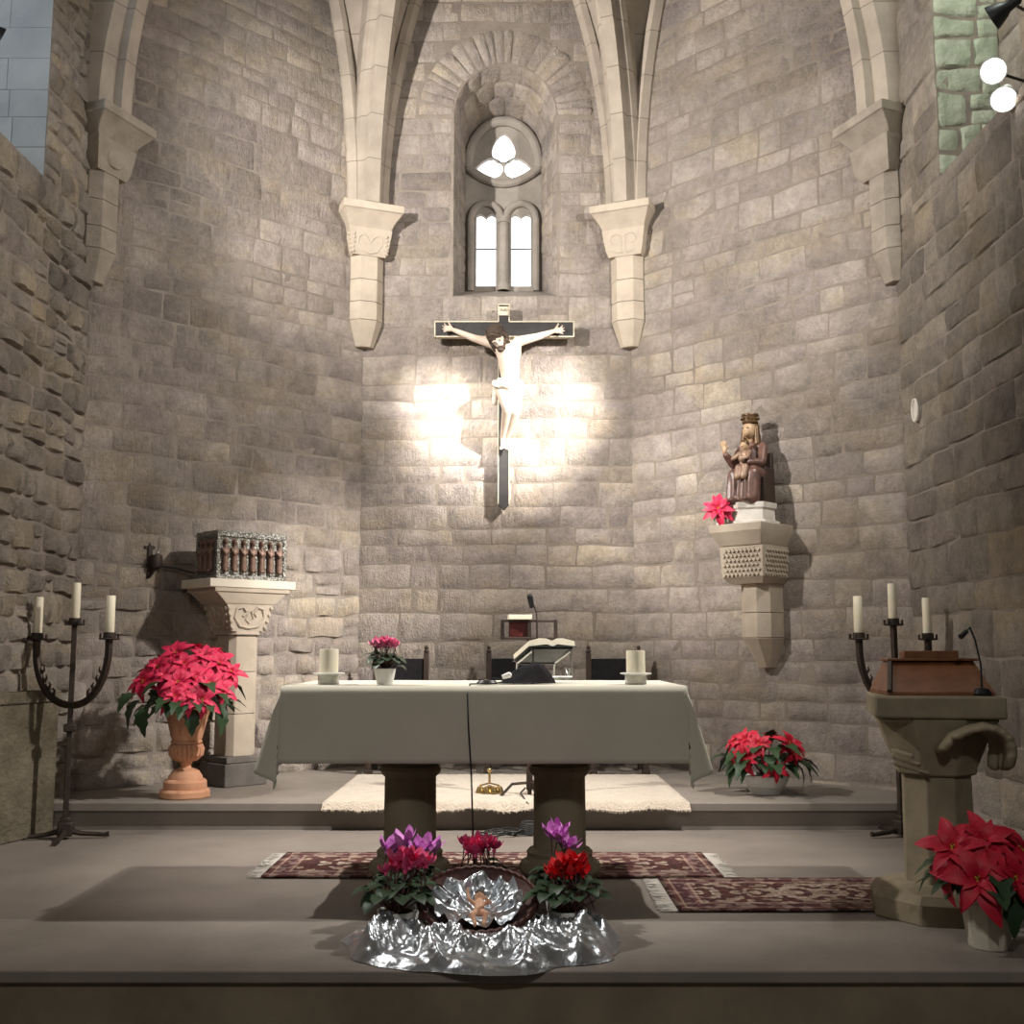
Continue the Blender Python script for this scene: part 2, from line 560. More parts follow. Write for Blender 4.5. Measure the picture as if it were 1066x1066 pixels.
C = {1: V((-3.1, 8.2, 0)), 2: V((-1.25, 10.05, 0)), 3: V((1.25, 10.05, 0)), 4: V((3.1, 8.2, 0))}
ZTOP = 9.4
ZS = 5.3        # springing of the ribs
KEY = V((0, 7.2, 9.6))


def mortar_back(mb, mapf, U0, U1, V0, V1):
    mb.add([mapf(U0, V0, 0), mapf(U1, V0, 0), mapf(U1, V1, 0), mapf(U0, V1, 0)], [(0, 1, 2, 3)], 1)


# diagonal walls
for (a, b, nm, seed) in ((1, 2, 'wall_back_left', 11), (3, 4, 'wall_back_right', 12)):
    d = C[b] - C[a]; W = d.length; ud = d.normalized(); nr = V((ud.y, -ud.x, 0))
    mb = MB(); mf = wallmap(C[a], ud, nr)
    mortar_back(mb, mf, 0, W, 0, ZTOP)
    if seed == 11:
        masonry(mb, mf, -.012, W + .012, 0, 2.1, 41, (.11, .22), (.14, .42), .02, .018, wav=.028, gap=.014)
        masonry(mb, mf, -.012, W + .012, 2.1, ZTOP, seed)
    else:
        masonry(mb, mf, -.012, W + .012, 0, ZTOP, seed, (.14, .26), (.2, .52))
    struct(mb.build(nm, [M_stone, M_mortar if seed == 11 else M_mortar_dark], angle=60))

# back wall with the window opening
XW, ZSILL, ZSPR, RW = .075, 4.50, 6.30, .49
RV = .84
bw = 2.5
uw = XW + 1.25


def arch_pts(r, x0, z0, zs, n=16, point=0.0):
    """round-headed opening, slightly pointed"""
    pts = [(x0 - r, z0), (x0 + r, z0)]
    for i in range(n + 1):
        a = PI * i / n
        pts.append((x0 + r * math.cos(a), zs + r * math.sin(a) * (1 + point)))
    return pts


def clip_back(v0, v1, U0, U1):
    def hw(v):
        if v < ZSILL: return 0
        if v <= ZSPR: return RW + .02
        q = RV ** 2 - ((v - ZSPR) / 1.04) ** 2
        return math.sqrt(q) if q > 0 else 0
    w = max(hw(v0 + (v1 - v0) * k / 6) for k in range(7))
    if w <= 0: return [(U0, U1)]
    return [(U0, uw - w), (uw + w, U1)]


mb = MB(); mf = wallmap(C[2], (1, 0, 0), (0, -1, 0))
masonry(mb, mf, -.012, bw + .012, 0, ZSILL, 21, (.15, .28), (.22, .55), .008, .006, res=.07)
masonry(mb, mf, -.012, bw + .012, ZSILL, ZTOP, 22, (.14, .22), (.18, .45), .008, .006, clip=clip_back)
mv = lambda u, v, h: V((XW + v * math.cos(PI - u / RV), 10.05 - h, ZSPR + v * 1.04 * math.sin(PI - u / RV)))
masonry(mb, mv, 0, PI * RV, RW + .01, RV, 23, (.34, .4), (.085, .14), .016, .004, wav=0)
ob = struct(mb.build('wall_back', M_stone, angle=60))
ob.data.materials.append(M_mortar_dark)
Mw = Matrix.Translation((0, 10.07, 0)) @ Matrix.Rotation(PI / 2, 4, 'X')
me = plate([(-1.25, 0), (1.25, 0), (1.25, ZTOP), (-1.25, ZTOP)], [arch_pts(RW, XW, ZSILL, ZSPR, 24, .04)], .04, Mw, M_mortar_dark, 'wall_back_mortar')
o = link('mortar_bed', me, ob)

# splayed window recess
YT = 10.62
ri, zi_s, zi_spr = .385, 4.74, 6.16
outer = arch_pts(RW, XW, ZSILL, ZSPR, 24, .04)
inner = arch_pts(ri, XW - .02, zi_s, zi_spr, 24, .10)


def recess_chain(pts, y):
    return [V((x, y, z)) for x, z in pts]


def polylen(P):
    a = [0]
    for i in range(len(P) - 1): a.append(a[-1] + (P[i + 1] - P[i]).length)
    return a


oc = recess_chain(outer[1:] + [outer[0]], 10.05)
ic = recess_chain(inner[1:] + [inner[0]], YT)
la = polylen(oc)


def rec_map(u, v, h):
    u = max(0, min(la[-1] - 1e-5, u))
    i = 0
    while i < len(la) - 2 and la[i + 1] < u: i += 1
    t = (u - la[i]) / (la[i + 1] - la[i])
    p = oc[i].lerp(oc[i + 1], t); q = ic[i].lerp(ic[i + 1], t)
    w = p.lerp(q, v)
    cen = V((XW, w.y, min(w.z, ZSPR)))
    return w + (cen - w).normalized() * h


mb = MB()
mb.loft([oc, ic], cap=False, closed=False, mi=1)
masonry(mb, rec_map, 0, la[-1], 0.0, 1.0, 31, (.3, .55), (.13, .26), .008, .004, wav=.03, depth=-.006)
sl = V((XW, 0, 0))
mb.add([V((XW - RW, 10.05, ZSILL)), V((XW + RW, 10.05, ZSILL)), V((XW - .02 + ri, YT, zi_s)), V((XW - .02 - ri, YT, zi_s))], [(0, 1, 2, 3)], 1)
wrec = struct(mb.build('window_1_recess', [M_stone, M_mortar], angle=60))

# tracery
XT = XW - .02
wins = bpy.data.objects.new('window_1', None); COL.objects.link(wins); wins.location = (XT, YT, 0); struct(wins)


def lancet(x0, w, z0, z1):
    pts = [(x0 - w, z0), (x0 + w, z0), (x0 + w, z1 - .06)]
    pts += [(x0 + w * .98, z1 - .02), (x0 + w * .55, z1), (x0 + w * .12, z1 - .025), (x0, z1 - .045), (x0 - w * .12, z1 - .025), (x0 - w * .55, z1), (x0 - w * .98, z1 - .02), (x0 - w, z1 - .06)]
    return pts


def petal(cx, cz, ang, L, w):
    p = []
    for i in range(14):
        t = 2 * PI * i / 14
        a = math.cos(t); b = math.sin(t)
        x = L * (a + 1) / 2
        y = w * b * (1 - .35 * a)
        p.append((cx + x * math.cos(ang) - y * math.sin(ang), cz + x * math.sin(ang) + y * math.cos(ang)))
    return p


zl0, zl1 = 4.80, 5.55
holes = [lancet(-.175, .097, zl0, zl1), lancet(.175, .097, zl0, zl1)]
zc = 6.08
tre = [petal(0, zc + .015, PI / 2, .31, .115), petal(-.012, zc - .01, PI + R(20), .315, .105), petal(.012, zc - .01, -R(20), .315, .105)]
out = arch_pts(ri + .03, 0, zi_s - .1, zi_spr, 24, .10)
Mt = Matrix.Rotation(PI / 2, 4, 'X')
me = plate(out, holes + tre, .12, Matrix.Translation((0, .08, 0)) @ Mt, M_trac, 'tracery')
trc = link('tracery', me, wins)
mb = MB()
for sx in (-1, 1):
    c = sx * .175
    mb.tube([(c + .15 * math.cos(PI * i / 14), 0, 5.50 + .15 * math.sin(PI * i / 14)) for i in range(15)], .036, 10)
    mb.tube([(c + sx * .155, 0, zi_s), (c + sx * .155, 0, 5.5)], .036, 10)
mb.build('arch_moulding', M_trac, wins)
mb = MB()
mb.tube([(0, -.01, zi_s), (0, -.01, 5.5)], .045, 12)
mb.tube([(0, -.01, 5.44), (0, -.01, 5.5)], .06, 12)
mb.tube([(0, -.01, zi_s), (0, -.01, zi_s + .07)], .065, 12)
mb.build('mullion', M_trac, wins)
mb = MB()
mb.tube([(-.36 + .72 * i / 16, 0, 5.86 + .17 * ((i - 8) / 8) ** 2) for i in range(17)], .045, 10)
mb.tube([(.36 * math.cos(PI * i / 20), 0, 6.02 + (.50 * math.sin(PI * i / 20) ** .9)) for i in range(21)], .05, 10)
mb.build('roundel_moulding', M_trac, wins)
mb = MB()
mb.box((-.175, .09, (zl0 + zl1) / 2), (.22, .012, .78)); mb.box((.175, .09, (zl0 + zl1) / 2), (.22, .012, .78)); mb.box((0, .09, zc + .05), (.70, .012, .74))
mb.build('pane', M_pane, wins)
mb = MB()
for sx in (-1, 1):
    mb.box((sx * .175, .07, 5.2), (.2, .012, .012))
mb.build('glazing_bar', M_iron, wins)

# side walls with high openings
YJ = 7.30
ZO = 4.46
for sx, nm, seed in ((-1, 'wall_left', 51), (1, 'wall_right', 52)):
    mb = MB()
    if sx < 0:
        mf = wallmap((-3.1, 4.2, 0), (0, 1, 0), (1, 0, 0))
    else:
        mf = lambda u, v, h: V((3.1 - h, 8.2 - u, v))
    uj = YJ - 4.2 if sx < 0 else 8.2 - YJ
    lo, hi = (uj, 4.0) if sx < 0 else (0, uj)
    mortar_back(mb, mf, 0, 4.0, -.3, ZO)
    mortar_back(mb, mf, lo, hi, ZO, ZTOP)
    if sx < 0:
        masonry(mb, mf, 0, 4.0, -.3, ZO, seed, (.10, .2), (.12, .36), .038, .02, wav=.03, gap=.02)
        masonry(mb, mf, lo, hi, ZO, ZTOP, seed + 5, (.10, .2), (.12, .36), .03, .016, wav=.025, gap=.018)
    else:
        masonry(mb, mf, 0, 4.0, -.3, ZO, seed, (.16, .3), (.22, .6), .016, .008, wav=.02)
        masonry(mb, mf, lo, hi, ZO, ZTOP, seed + 5, (.16, .3), (.22, .5), .016, .008)
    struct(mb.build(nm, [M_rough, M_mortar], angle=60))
    # plain wall nearer the nave, sill, jamb and back of the opening
    xo = sx * (3.56 if sx > 0 else 4.0)
    mb = MB()
    mb.add([(sx * 3.1, -3, -.3), (sx * 3.1, 4.2, -.3), (sx * 3.1, 4.2, ZO), (sx * 3.1, -3, ZO)], [(0, 1, 2, 3)], 1)
    mb.add([(sx * 3.1, -3, ZO), (sx * 3.1, YJ, ZO), (xo, YJ, ZO), (xo, -3, ZO)], [(0, 1, 2, 3)], 1)
    mb.add([(xo, -3, ZO), (xo, YJ, ZO), (xo, YJ, ZTOP), (xo, -3, ZTOP)], [(0, 1, 2, 3)], 1)
    if sx > 0:
        masonry(mb, lambda u, v, h: V((xo - h, YJ - u, v)), 0, 2.6, ZO, ZTOP - 1.5, 61, (.16, .3), (.22, .5), .014, .008)
    struct(mb.build(nm + '_recess', [M_rough, M_mortar], angle=60))
    mb = MB()
    mj = (lambda u, v, h: V((xo + u, YJ - h, v))) if sx < 0 else (lambda u, v, h: V((3.1 + u, YJ - h, v)))
    w = abs(xo) - 3.1
    mortar_back(mb, mj, 0, w, ZO, ZTOP)
    if sx < 0:
        masonry(mb, mj, 0, w, ZO, ZTOP, 71, (.2, .235), (.2, .34), .003, .0012, wav=.0, gap=.005, depth=.0004, jit=.08)
        struct(mb.build(nm + '_jamb', [M_ashlar, M_joint], angle=60))
    else:
        masonry(mb, mj, 0, w, ZO, ZTOP, 72, (.14, .26), (.14, .36), .018, .022, wav=.035, gap=.014, res=.04)
        struct(mb.build(nm + '_jamb', [M_green, M_mortar_dark], angle=60))

# low stone ledge against the left side wall
mb = MB()
lp = [(-3.2, 6.3), (-3.1, 6.75), (-3.046, 7.05), (-2.905, 7.54), (-3.2, 7.62)]
mb.prism(lp, 0, .86)
lp2 = [(x + (.012 if x > -3.15 else 0), y) for x, y in lp]
mb.prism(lp2, .86, .94)
struct(mb.build('trim_6', M_ledge, bevel=.012))

# ------------------------------------------------------------------ floors and steps
mb = MB()
mb.box((0, 6.42, -.05), (6.2, 2.5, .1))
struct(mb.build('floor', M_floor))
mb = MB()
YE = 4.36
mb.box((0, (YE + 5.175) / 2, -.0205), (6.2, 5.175 - YE, .045))
struct(mb.build('trim_1', M_kerb, bevel=.006))
mb = MB()
mb.box((0, 4.79, -.186), (6.2, .80, .285))
struct(mb.build('trim_2', M_riser))
mb = MB()
mb.box((0, .7, -.36), (6.4, 7.4, .08))
struct(mb.build('floor_nave', M_floor))
mb = MB()
poly = [(-3.1, 7.68), (3.1, 7.68), (3.1, 8.22), (1.26, 10.06), (-1.26, 10.06), (-3.1, 8.22)]
mb.prism(poly, -.02, .125)
poly2 = [(-3.1, 7.645), (3.1, 7.645), (3.1, 8.22), (1.26, 10.06), (-1.26, 10.06), (-3.1, 8.22)]
mb.prism(poly2, .125, .18)
struct(mb.build('floor_dais', M_kerb, bevel=.005))

# ------------------------------------------------------------------ vault
def arcd(run, rise, dz):
    Rr = (run * run + rise * rise) / (2 * run)
    return Rr - math.sqrt(max(0, Rr * Rr - dz * dz))


def sweep(mb, path, side, prof):
    """profile (across, inward) carried along a path lying in a vertical plane"""
    rings = []
    for i, p in enumerate(path):
        t = (path[min(i + 1, len(path) - 1)] - path[max(i - 1, 0)]).normalized()
        inn = t.cross(side).normalized()
        rings.append([p + side * a + inn * b for a, b in prof])
    mb.loft(rings)


NZ = 20
zz = [ZS + (9.3 - ZS) * i / NZ for i in range(NZ + 1)]
ribs = {}
RIBP = [(-.15, -.12), (-.15, .10), (-.12, .15), (-.075, .18), (-.06, .26), (.06, .26), (.075, .18), (.12, .15), (.15, .10), (.15, -.12)]
for k in (1, 2, 3, 4):
    d = KEY - C[k]; d.z = 0; run = d.length; d.normalize()
    ribs[k] = [C[k] + d * arcd(run, KEY.z - ZS, z - ZS) + V((0, 0, z)) for z in zz]
    side = V((d.y, -d.x, 0))
    mb = MB()
    path = ribs[k]
    t0 = (path[1] - path[0]).normalized()
    s2 = side if t0.cross(side).dot(d) > 0 else -side
    sweep(mb, path, s2, RIBP)
    struct(mb.build('trim_%d' % (10 + k), M_rib, angle=25))
webs = MB()


def formeret(a, b, off, run=None, rise=4.05):
    d = (C[b] - C[a]); W = d.length; d.normalize()
    run = run or (W / 2 - off)
    return [C[a] + d * (off + arcd(run, rise, min(z - ZS, rise))) + V((0, 0, z)) for z in zz], d


FP = [(-.07, -.05), (-.07, .03), (-.03, .10), (.03, .10), (.07, .03), (.07, -.05)]
fm = MB()
for (a, b) in ((1, 2), (2, 3), (3, 4)):
    for (p, q) in ((a, b), (b, a)):
        F, d = formeret(p, q, .15)
        webs.loft([F, [x.lerp(y, .5) + V((0, 0, .02)) for x, y in zip(F, ribs[p])], ribs[p]], cap=False, closed=False)
        wn = V((d.y, -d.x, 0))
        if wn.dot(V((0, 7.5, 0)) - C[p]) < 0: wn = -wn
        t0 = (F[1] - F[0]).normalized()
        rings = []
        for i, pt in enumerate(F):
            t = (F[min(i + 1, NZ)] - F[max(i - 1, 0)]).normalized()
            sd = t.cross(wn).normalized()
            rings.append([pt + sd * x + wn * y for x, y in FP])
        fm.loft(rings)
        # transverse arch over the chord of the apse
for k, o in ((1, 4), (4, 1)):
    F, d = formeret(k, o, .0, 3.1, 4.2)
    F = [p + V((0, -.12, 0)) for p in F]
    webs.loft([F, ribs[k]], cap=False, closed=False)
    mb = MB()
    rings = []
    for i, pt in enumerate(F):
        t = (F[min(i + 1, NZ)] - F[max(i - 1, 0)]).normalized()
        nn = V((0, -1, 0)); sd = t.cross(nn).normalized()
        if sd.dot(V((-C[k].x, 0, 0))) < 0: sd = -sd
        rings.append([pt + sd * x + nn * y for x, y in [(-.1, -.12), (.1, -.12), (.16, -.05), (.16, .05), (.1, .14), (-.1, .14)]])
    mb.loft(rings)
    struct(mb.build('trim_%d' % (16 + k), M_rib, angle=25))
struct(fm.build('trim_15', M_rib, angle=25))
webs.box((0, 2.6, 9.62), (8.4, 11.2, .1))
struct(webs.build('ceiling', M_rib, angle=60))

# ------------------------------------------------------------------ corbels
def octo(w, d, ch):
    """half-octagon shaft section: front towards -y, back sunk in the wall"""
    return [(-w, .35), (-w, -d + ch), (-w + ch, -d), (w - ch, -d), (w, -d + ch), (w, .35)]


def ring(poly, z):
    return [V((x, y, z)) for x, y in poly]


def rect(w, d):
    return [(-w, .35), (-w, -d), (w, -d), (w, .35)]


def corbel(loc, rz, label, style, group='carved corbels under the vault ribs', W=1.0, long=.92, M_dress=M_dress):
    t = thing('rib_corbel', label, 'corbel', loc, rz, group)
    mb = MB()
    mb.loft([ring(rect(.20 * W, .20), -.21), ring(rect(.225 * W, .235), -.15), ring(rect(.275 * W, .32), -.075), ring(rect(.285 * W, .335), -.07), ring(rect(.285 * W, .335), 0)])
    mb.build('abacus', M_dress, t, angle=20, bevel=.006)
    mb = MB()
    if style == 'diamond':
        mb.loft([ring(rect(.15, .17), -.47), ring(rect(.19, .21), -.40), ring(rect(.215, .235), -.21)])
        for fx in range(3):
            for i in range(8):
                for j in range(6):
                    z = -.44 + .037 * j + .018; s = (i - 3.5) / 4 * (.15 + .012 * j)
                    d0 = .178 + .009 * j
                    if fx == 0: c = (s, -d0, z)
                    else: c = ((1 if fx == 1 else -1) * (.16 + .0095 * j), -.02 + s * .9, z)
                    mb.box(c, (.024, .012, .024) if fx == 0 else (.012, .024, .024), ry=R(45) if fx == 0 else 0, rx=0 if fx == 0 else R(45))
    else:
        mb.loft([ring(rect(.155, .17), -.46), ring(rect(.175, .19), -.40), ring(rect(.205, .215), -.21)])
        for cx_, yy, ax in ((0, -.20, 0), (.19, -.06, 1), (-.19, -.06, 1)):
            def P(a, z):
                k = (z + .46) / .25
                if ax: return V((math.copysign(.158 + .045 * k, cx_), yy + a * .7, z))
                return V((a, -.172 - .04 * k, z))
            if style == 'leaf':
                for s in (-1, 1):
                    mb.tube([P(s * x, z) for x, z in ((.0, -.44), (.07, -.42), (.115, -.36), (.11, -.30), (.07, -.27), (.03, -.30), (0, -.35))], .011, 6)
                    mb.tube([P(s * x, z) for x, z in ((.0, -.40), (.05, -.37), (.075, -.32))], .009, 6)
                for zz_ in (-.43, -.39, -.35, -.31, -.27):
                    for s in (-1, 1):
                        p = P(s * .155, zz_)
                        mb.ball(p, .018, 8, 5)
            elif style == 'scroll':
                for s in (-1, 1):
                    mb.tube([P(s * x, z) for x, z in ((.02, -.43), (.02, -.28), (.06, -.255), (.11, -.27), (.125, -.32), (.09, -.35), (.05, -.34))], .011, 6)
                    mb.tube([P(s * x, z) for x, z in ((.02, -.43), (.08, -.42), (.125, -.40))], .01, 6)
            else:
                mb.ball(P(0, -.33), (.1, .03, .09), 10, 6)
    mb.build('capital', M_dress, t, angle=30)
    mb = MB()
    L0 = -.46
    segs = [(-.46, -.70), (-.704, -.93), (-.934, -1.12)]
    for z0, z1 in segs:
        mb.loft([ring(octo(.155, .165, .075), L0 + (z0 - L0) * long), ring(octo(.155, .165, .075), L0 + (z1 - L0) * long)])
    mb.loft([ring(octo(.085, .085, .04), L0 + (-1.38 - L0) * long), ring(octo(.155, .165, .075), L0 + (-1.124 - L0) * long)])
    mb.build('shaft', M_dress, t, angle=20, bevel=.004)
    return t


corbel((-1.25, 10.05, ZS), R(22.5), 'carved stone corbel with leaf capital left of the traceried window', 'leaf')
corbel((1.25, 10.05, ZS), R(-22.5), 'carved stone corbel with scroll capital right of the traceried window', 'scroll')
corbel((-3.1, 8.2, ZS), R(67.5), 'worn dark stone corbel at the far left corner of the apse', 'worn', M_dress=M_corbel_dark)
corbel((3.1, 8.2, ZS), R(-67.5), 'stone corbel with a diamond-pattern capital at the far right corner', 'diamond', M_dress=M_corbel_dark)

# ------------------------------------------------------------------ stone bracket with the seated statue
BX, BY = 2.24, 9.06
BZ = at(794, 546, 8.80).z
t = thing('wall_bracket', 'pale stone wall bracket with lattice carving carrying the seated statue', 'bracket', (BX, BY, BZ), R(-45))
mb = MB()
mb.loft([ring(rect(.195, .40), -.17), ring(rect(.243, .47), -.06), ring(rect(.248, .475), 0)])
mb.build('abacus', M_dress, t, angle=20, bevel=.005)
mb = MB()
mb.loft([ring(rect(.15, .32), -.47), ring(rect(.19, .375), -.42), ring(rect(.20, .39), -.17)])
for i in range(9):
    for j in range(6):
        mb.box(((i - 4 + .5 * (j % 2) - .25) * .038, -.381 - .0025 * j, -.40 + .038 * j), (.024, .022, .024), ry=R(45))
for i in range(8):
    for j in range(6):
        mb.box((.191 + .002 * j, -.33 + (i + .5 * (j % 2)) * .04, -.40 + .038 * j), (.022, .024, .024), rx=R(45))
mb.build('capital', M_dress, t, angle=20)
mb = MB()
for z0, z1 in ((-.47, -.70), (-.704, -.90)):
    mb.loft([ring(octo(.137, .27, .08), z0), ring(octo(.137, .27, .08), z1)])
mb.loft([ring(octo(.06, .10, .03), -1.14), ring(octo(.137, .27, .08), -.904)])
mb.build('shaft', M_dress, t, angle=20, bevel=.004)

nB = V((-.7071, -.7071, 0))
mpos = V((BX, BY, BZ)) + nB * .22
MS = 1.07
st = thing('madonna_statue', 'seated polychrome wooden statue of a crowned woman with child on the stone bracket', 'statue', mpos, R(-45))
st.scale = (MS, MS, MS)
mb = MB()
hexa = lambda r: [(r * 1.05 * math.cos(R(30 + 60 * i)), r * math.sin(R(30 + 60 * i))) for i in range(6)]
mb.loft([ring(hexa(.20), 0), ring(hexa(.20), .025), ring(hexa(.17), .035), ring(hexa(.165), .11), ring(hexa(.18), .125), ring(hexa(.185), .165)])
mb.build('plinth', M_plinth, st, angle=20)
mb = MB()
mb.box((0, .06, .30), (.26, .15, .28)); mb.box((0, .12, .36), (.24, .04, .4))
mb.build('throne', M_dwood, st, bevel=.006)


def folds(co):
    if co.z < .40 and co.y < .02:
        k = math.sin(co.x * 95) * .006 * min(1, (.40 - co.z) / .1)
        co.y -= k
    return co


blob('robe', [('c', (-.085, -.11, .20), .055, (-.08, -.09, .385), .055), ('c', (.085, -.11, .20), .055, (.08, -.09, .385), .055),
              ('c', (0, -.10, .2), .055, (0, -.08, .38), .05), ('c', (-.08, -.09, .385), .055, (-.07, .06, .40), .06), ('c', (.08, -.09, .385), .055, (.07, .06, .40), .06),
              ('c', (0, .05, .40), .09, (0, .04, .56), .075), ('c', (-.06, .04, .60), .05, (.06, .04, .60), .05), ('c', (0, .04, .62), .05, (0, .03, .66), .032),
              ('c', (-.095, .035, .59), .042, (-.125, -.04, .48), .034), ('c', (-.125, -.04, .48), .034, (-.135, -.12, .545), .026),
              ('c', (.095, .035, .59), .042, (.12, -.03, .47), .034), ('c', (.12, -.03, .47), .034, (.07, -.12, .47), .026),
              ('e', (-.06, -.165, .185), (.035, .05, .022)), ('e', (.06, -.165, .185), (.035, .05, .022))], M_robe, .007, 3, st, folds)
blob('head', [('e', (0, .005, .735), (.052, .06, .072)), ('e', (0, -.045, .715), (.03, .025, .035)), ('e', (0, -.06, .73), (.009, .014, .016)), ('c', (0, .02, .66), .03, (0, .015, .70), .03),
              ('e', (-.02, -.05, .748), (.012, .008, .006)), ('e', (.02, -.05, .748), (.012, .008, .006)), ('e', (0, -.06, .70), (.014, .008, .006))], M_face, .004, 2, st)
for sx in (-1, 1):
    mb = MB(); mb.ball((sx * .019, -.056, .748), (.009, .004, .005), 8, 6); mb.build('eye', M_hair, st)
hp = []
hb = V((-.137, -.135, .565))
hp.append(('e', hb + V((0, -.002, .02)), (.022, .013, .03)))
for i, (dx, ln) in enumerate(((-.018, .038), (-.006, .046), (.006, .044), (.017, .034))):
    hp.append(('c', hb + V((dx, -.003, .042)), .0062, hb + V((dx * 1.25, -.012, .042 + ln)), .0052))
hp.append(('c', hb + V((.018, -.004, .015)), .0075, hb + V((.038, -.012, .042)), .006))
blob('raised_hand', hp, M_face, .0035, 2, st)
blob('veil', [('e', (0, .035, .765), (.062, .055, .06)), ('c', (-.052, .02, .755), .022, (-.062, .01, .63), .026), ('c', (.052, .02, .755), .022, (.062, .01, .63), .026), ('c', (0, .07, .75), .04, (0, .09, .6), .05)], M_veil, .006, 3, st)
mb = MB()
mb.lathe([(.062, .79), (.064, .80), (.058, .805), (.062, .845), (.068, .85), (.066, .862), (.055, .862), (.05, .80)], (0, .015, 0), 20)
for i in range(10):
    a = 2 * PI * i / 10
    mb.ball((.066 * math.cos(a), .015 + .066 * math.sin(a), .825), .010, 8, 5)
mb.build('crown', M_veil, st)
ch = blob('child', [('c', (.02, -.10, .43), .045, (.02, -.095, .53), .04), ('c', (-.01, -.14, .43), .03, (-.01, -.165, .36), .026), ('c', (.045, -.14, .43), .03, (.045, -.165, .36), .026),
                    ('c', (-.02, -.10, .55), .02, (-.05, -.155, .50), .016), ('c', (.06, -.10, .55), .02, (.075, -.155, .50), .016), ('e', (.035, -.165, .495), (.03, .025, .028))], M_child, .006, 3, st)
blob('head', [('e', (.02, -.105, .60), (.032, .035, .042)), ('e', (.02, -.142, .595), (.006, .008, .009)), ('c', (.02, -.10, .55), .02, (.02, -.10, .58), .02)], M_face, .004, 2, ch)
mb = MB()
mb.ball((.02, -.098, .616), (.036, .036, .034), 12, 8)
mb.build('hair', M_veil, ch)

# ------------------------------------------------------------------ crucifix
YC = 9.93
xc = at(524.5, 343, YC).x
zt = at(524, 318, YC).z; zb = at(524, 531, YC).z
zbar0 = at(524, 351.5, YC).z; zbar1 = at(524, 336, YC).z
zbar = (zbar0 + zbar1) / 2; hbar = zbar1 - zbar0
xl = at(453, 343, YC).x; xr = at(597, 343, YC).x
cr = thing('crucifix', 'large black wooden crucifix with a pale carved figure hung below the window', 'crucifix', (xc, YC, zb))
LC = lambda u, v, y: at(u, v, y) - V((xc, YC, zb))
H = zt - zb
wv = .098
mb = MB()
mb.loft([[V((-.004, y, 0)), V((-.004 + .008, y, 0))] + [V((wv / 2, y, .045)), V((wv / 2, y, H)), V((-wv / 2, y, H)), V((-wv / 2, y, .045))] for y in (-.03, .03)])
mb.build('upright', M_cross, cr, angle=20, bevel=.003)
mb = MB()
mb.box(((xl + xr) / 2 - xc, -.004, zbar - zb), (xr - xl, .06, hbar))
mb.build('crossbar', M_cross, cr, bevel=.003)
mb = MB()
ew = .010
bx0, bx1, bz0, bz1 = xl - xc, xr - xc, zbar0 - zb, zbar1 - zb
for x in (bx0, bx1): mb.box((x, -.006, (bz0 + bz1) / 2), (ew, .066, bz1 - bz0 + ew))
for z in (bz0, bz1):
    for s in (-1, 1):
        xa, xb = (bx0, -wv / 2) if s < 0 else (wv / 2, bx1)
        mb.box(((xa + xb) / 2, -.006, z), (abs(xb - xa), .066, ew))
for s in (-1, 1):
    mb.box((s * wv / 2, -.003, (bz0 + .05) / 2), (ew * .8, .064, bz0 - .05))
    mb.box((s * wv / 2, -.003, (bz1 + H) / 2), (ew * .8, .064, H - bz1))
mb.box((0, -.003, H), (wv + ew, .064, ew))
mb.build('gilt_edging', M_gilt, cr)
ti = MB()
ti.box((0, -.037, H - .065), (.088, .012, .085))
tp = ti.build('title_plate', M_gilt, cr, bevel=.003)
cu = bpy.data.curves.new('txt', 'FONT'); cu.body = 'INRI'; cu.size = .038; cu.extrude = .001; cu.align_x = 'CENTER'; cu.align_y = 'CENTER'
o = bpy.data.objects.new('tmp', cu); COL.objects.link(o)
tm = eval_mesh(o); tm.materials.clear(); tm.materials.append(M_cross)
tm.transform(Matrix.Translation((0, -.0445, H - .06)) @ Matrix.Rotation(PI / 2, 4, 'X'))
tm.name = 'lettering'
link('lettering', tm, tp)

yb = 9.76
hl, el, sl_ = LC(468, 342, 9.85), LC(493, 352, 9.80), LC(514.5, 358, yb)
hr, er, sr = LC(580, 344, 9.85), LC(560, 350.5, 9.80), LC(537.5, 356, yb)
chest = LC(529.5, 368, yb); wa = LC(531, 394, yb + .01); pel = LC(530, 405, yb)
neck0, neck1 = LC(526, 357, yb - .01), LC(520, 352, yb - .05)
hip1, kn1, an1 = LC(524, 407, yb), LC(528, 424, yb - .10), LC(523.5, 456, 9.86)
hip2, kn2, an2 = LC(537, 408, yb), LC(536.5, 426, yb - .08), LC(527.5, 457, 9.87)
B = [('c', sl_, .05, el, .034), ('c', el, .035, LC(472, 343.5, 9.85), .021), ('c', sr, .05, er, .034), ('c', er, .035, LC(576, 345, 9.85), .021),
     ('e', chest + V((0, 0, .01)), (.115, .085, .12)), ('c', sl_, .05, chest + V((-.04, 0, .02)), .075), ('c', sr, .05, chest + V((.04, 0, .02)), .075),
     ('c', chest - V((0, 0, .05)), .10, wa, .082), ('c', wa, .082, pel, .092), ('c', neck0, .045, neck1, .04),
     ('c', hip1, .072, kn1, .050), ('c', kn1 + V((0, .012, -.02)), .050, an1, .027), ('c', hip2, .072, kn2, .050), ('c', kn2 + V((0, .012, -.02)), .050, an2, .027)]
B += [('e', chest + V((-.05, -.065, .02)), (.055, .03, .04)), ('e', chest + V((.05, -.065, .02)), (.055, .03, .04))]
for s, an, tx in ((-1, an1, 522.6), (1, an2, 527)):
    toe = LC(tx, 467.5, 9.83)
    B.append(('c', an, .025, toe.lerp(an, .3), .0165))
    for k in range(5):
        q = (k - 2) * .0078
        B.append(('c', toe.lerp(an, .28) + V((q * .8, 0, 0)), .0068, toe + V((q * 1.15, -.006, .006 * abs(k - 2 - s) - .006)), .0056))
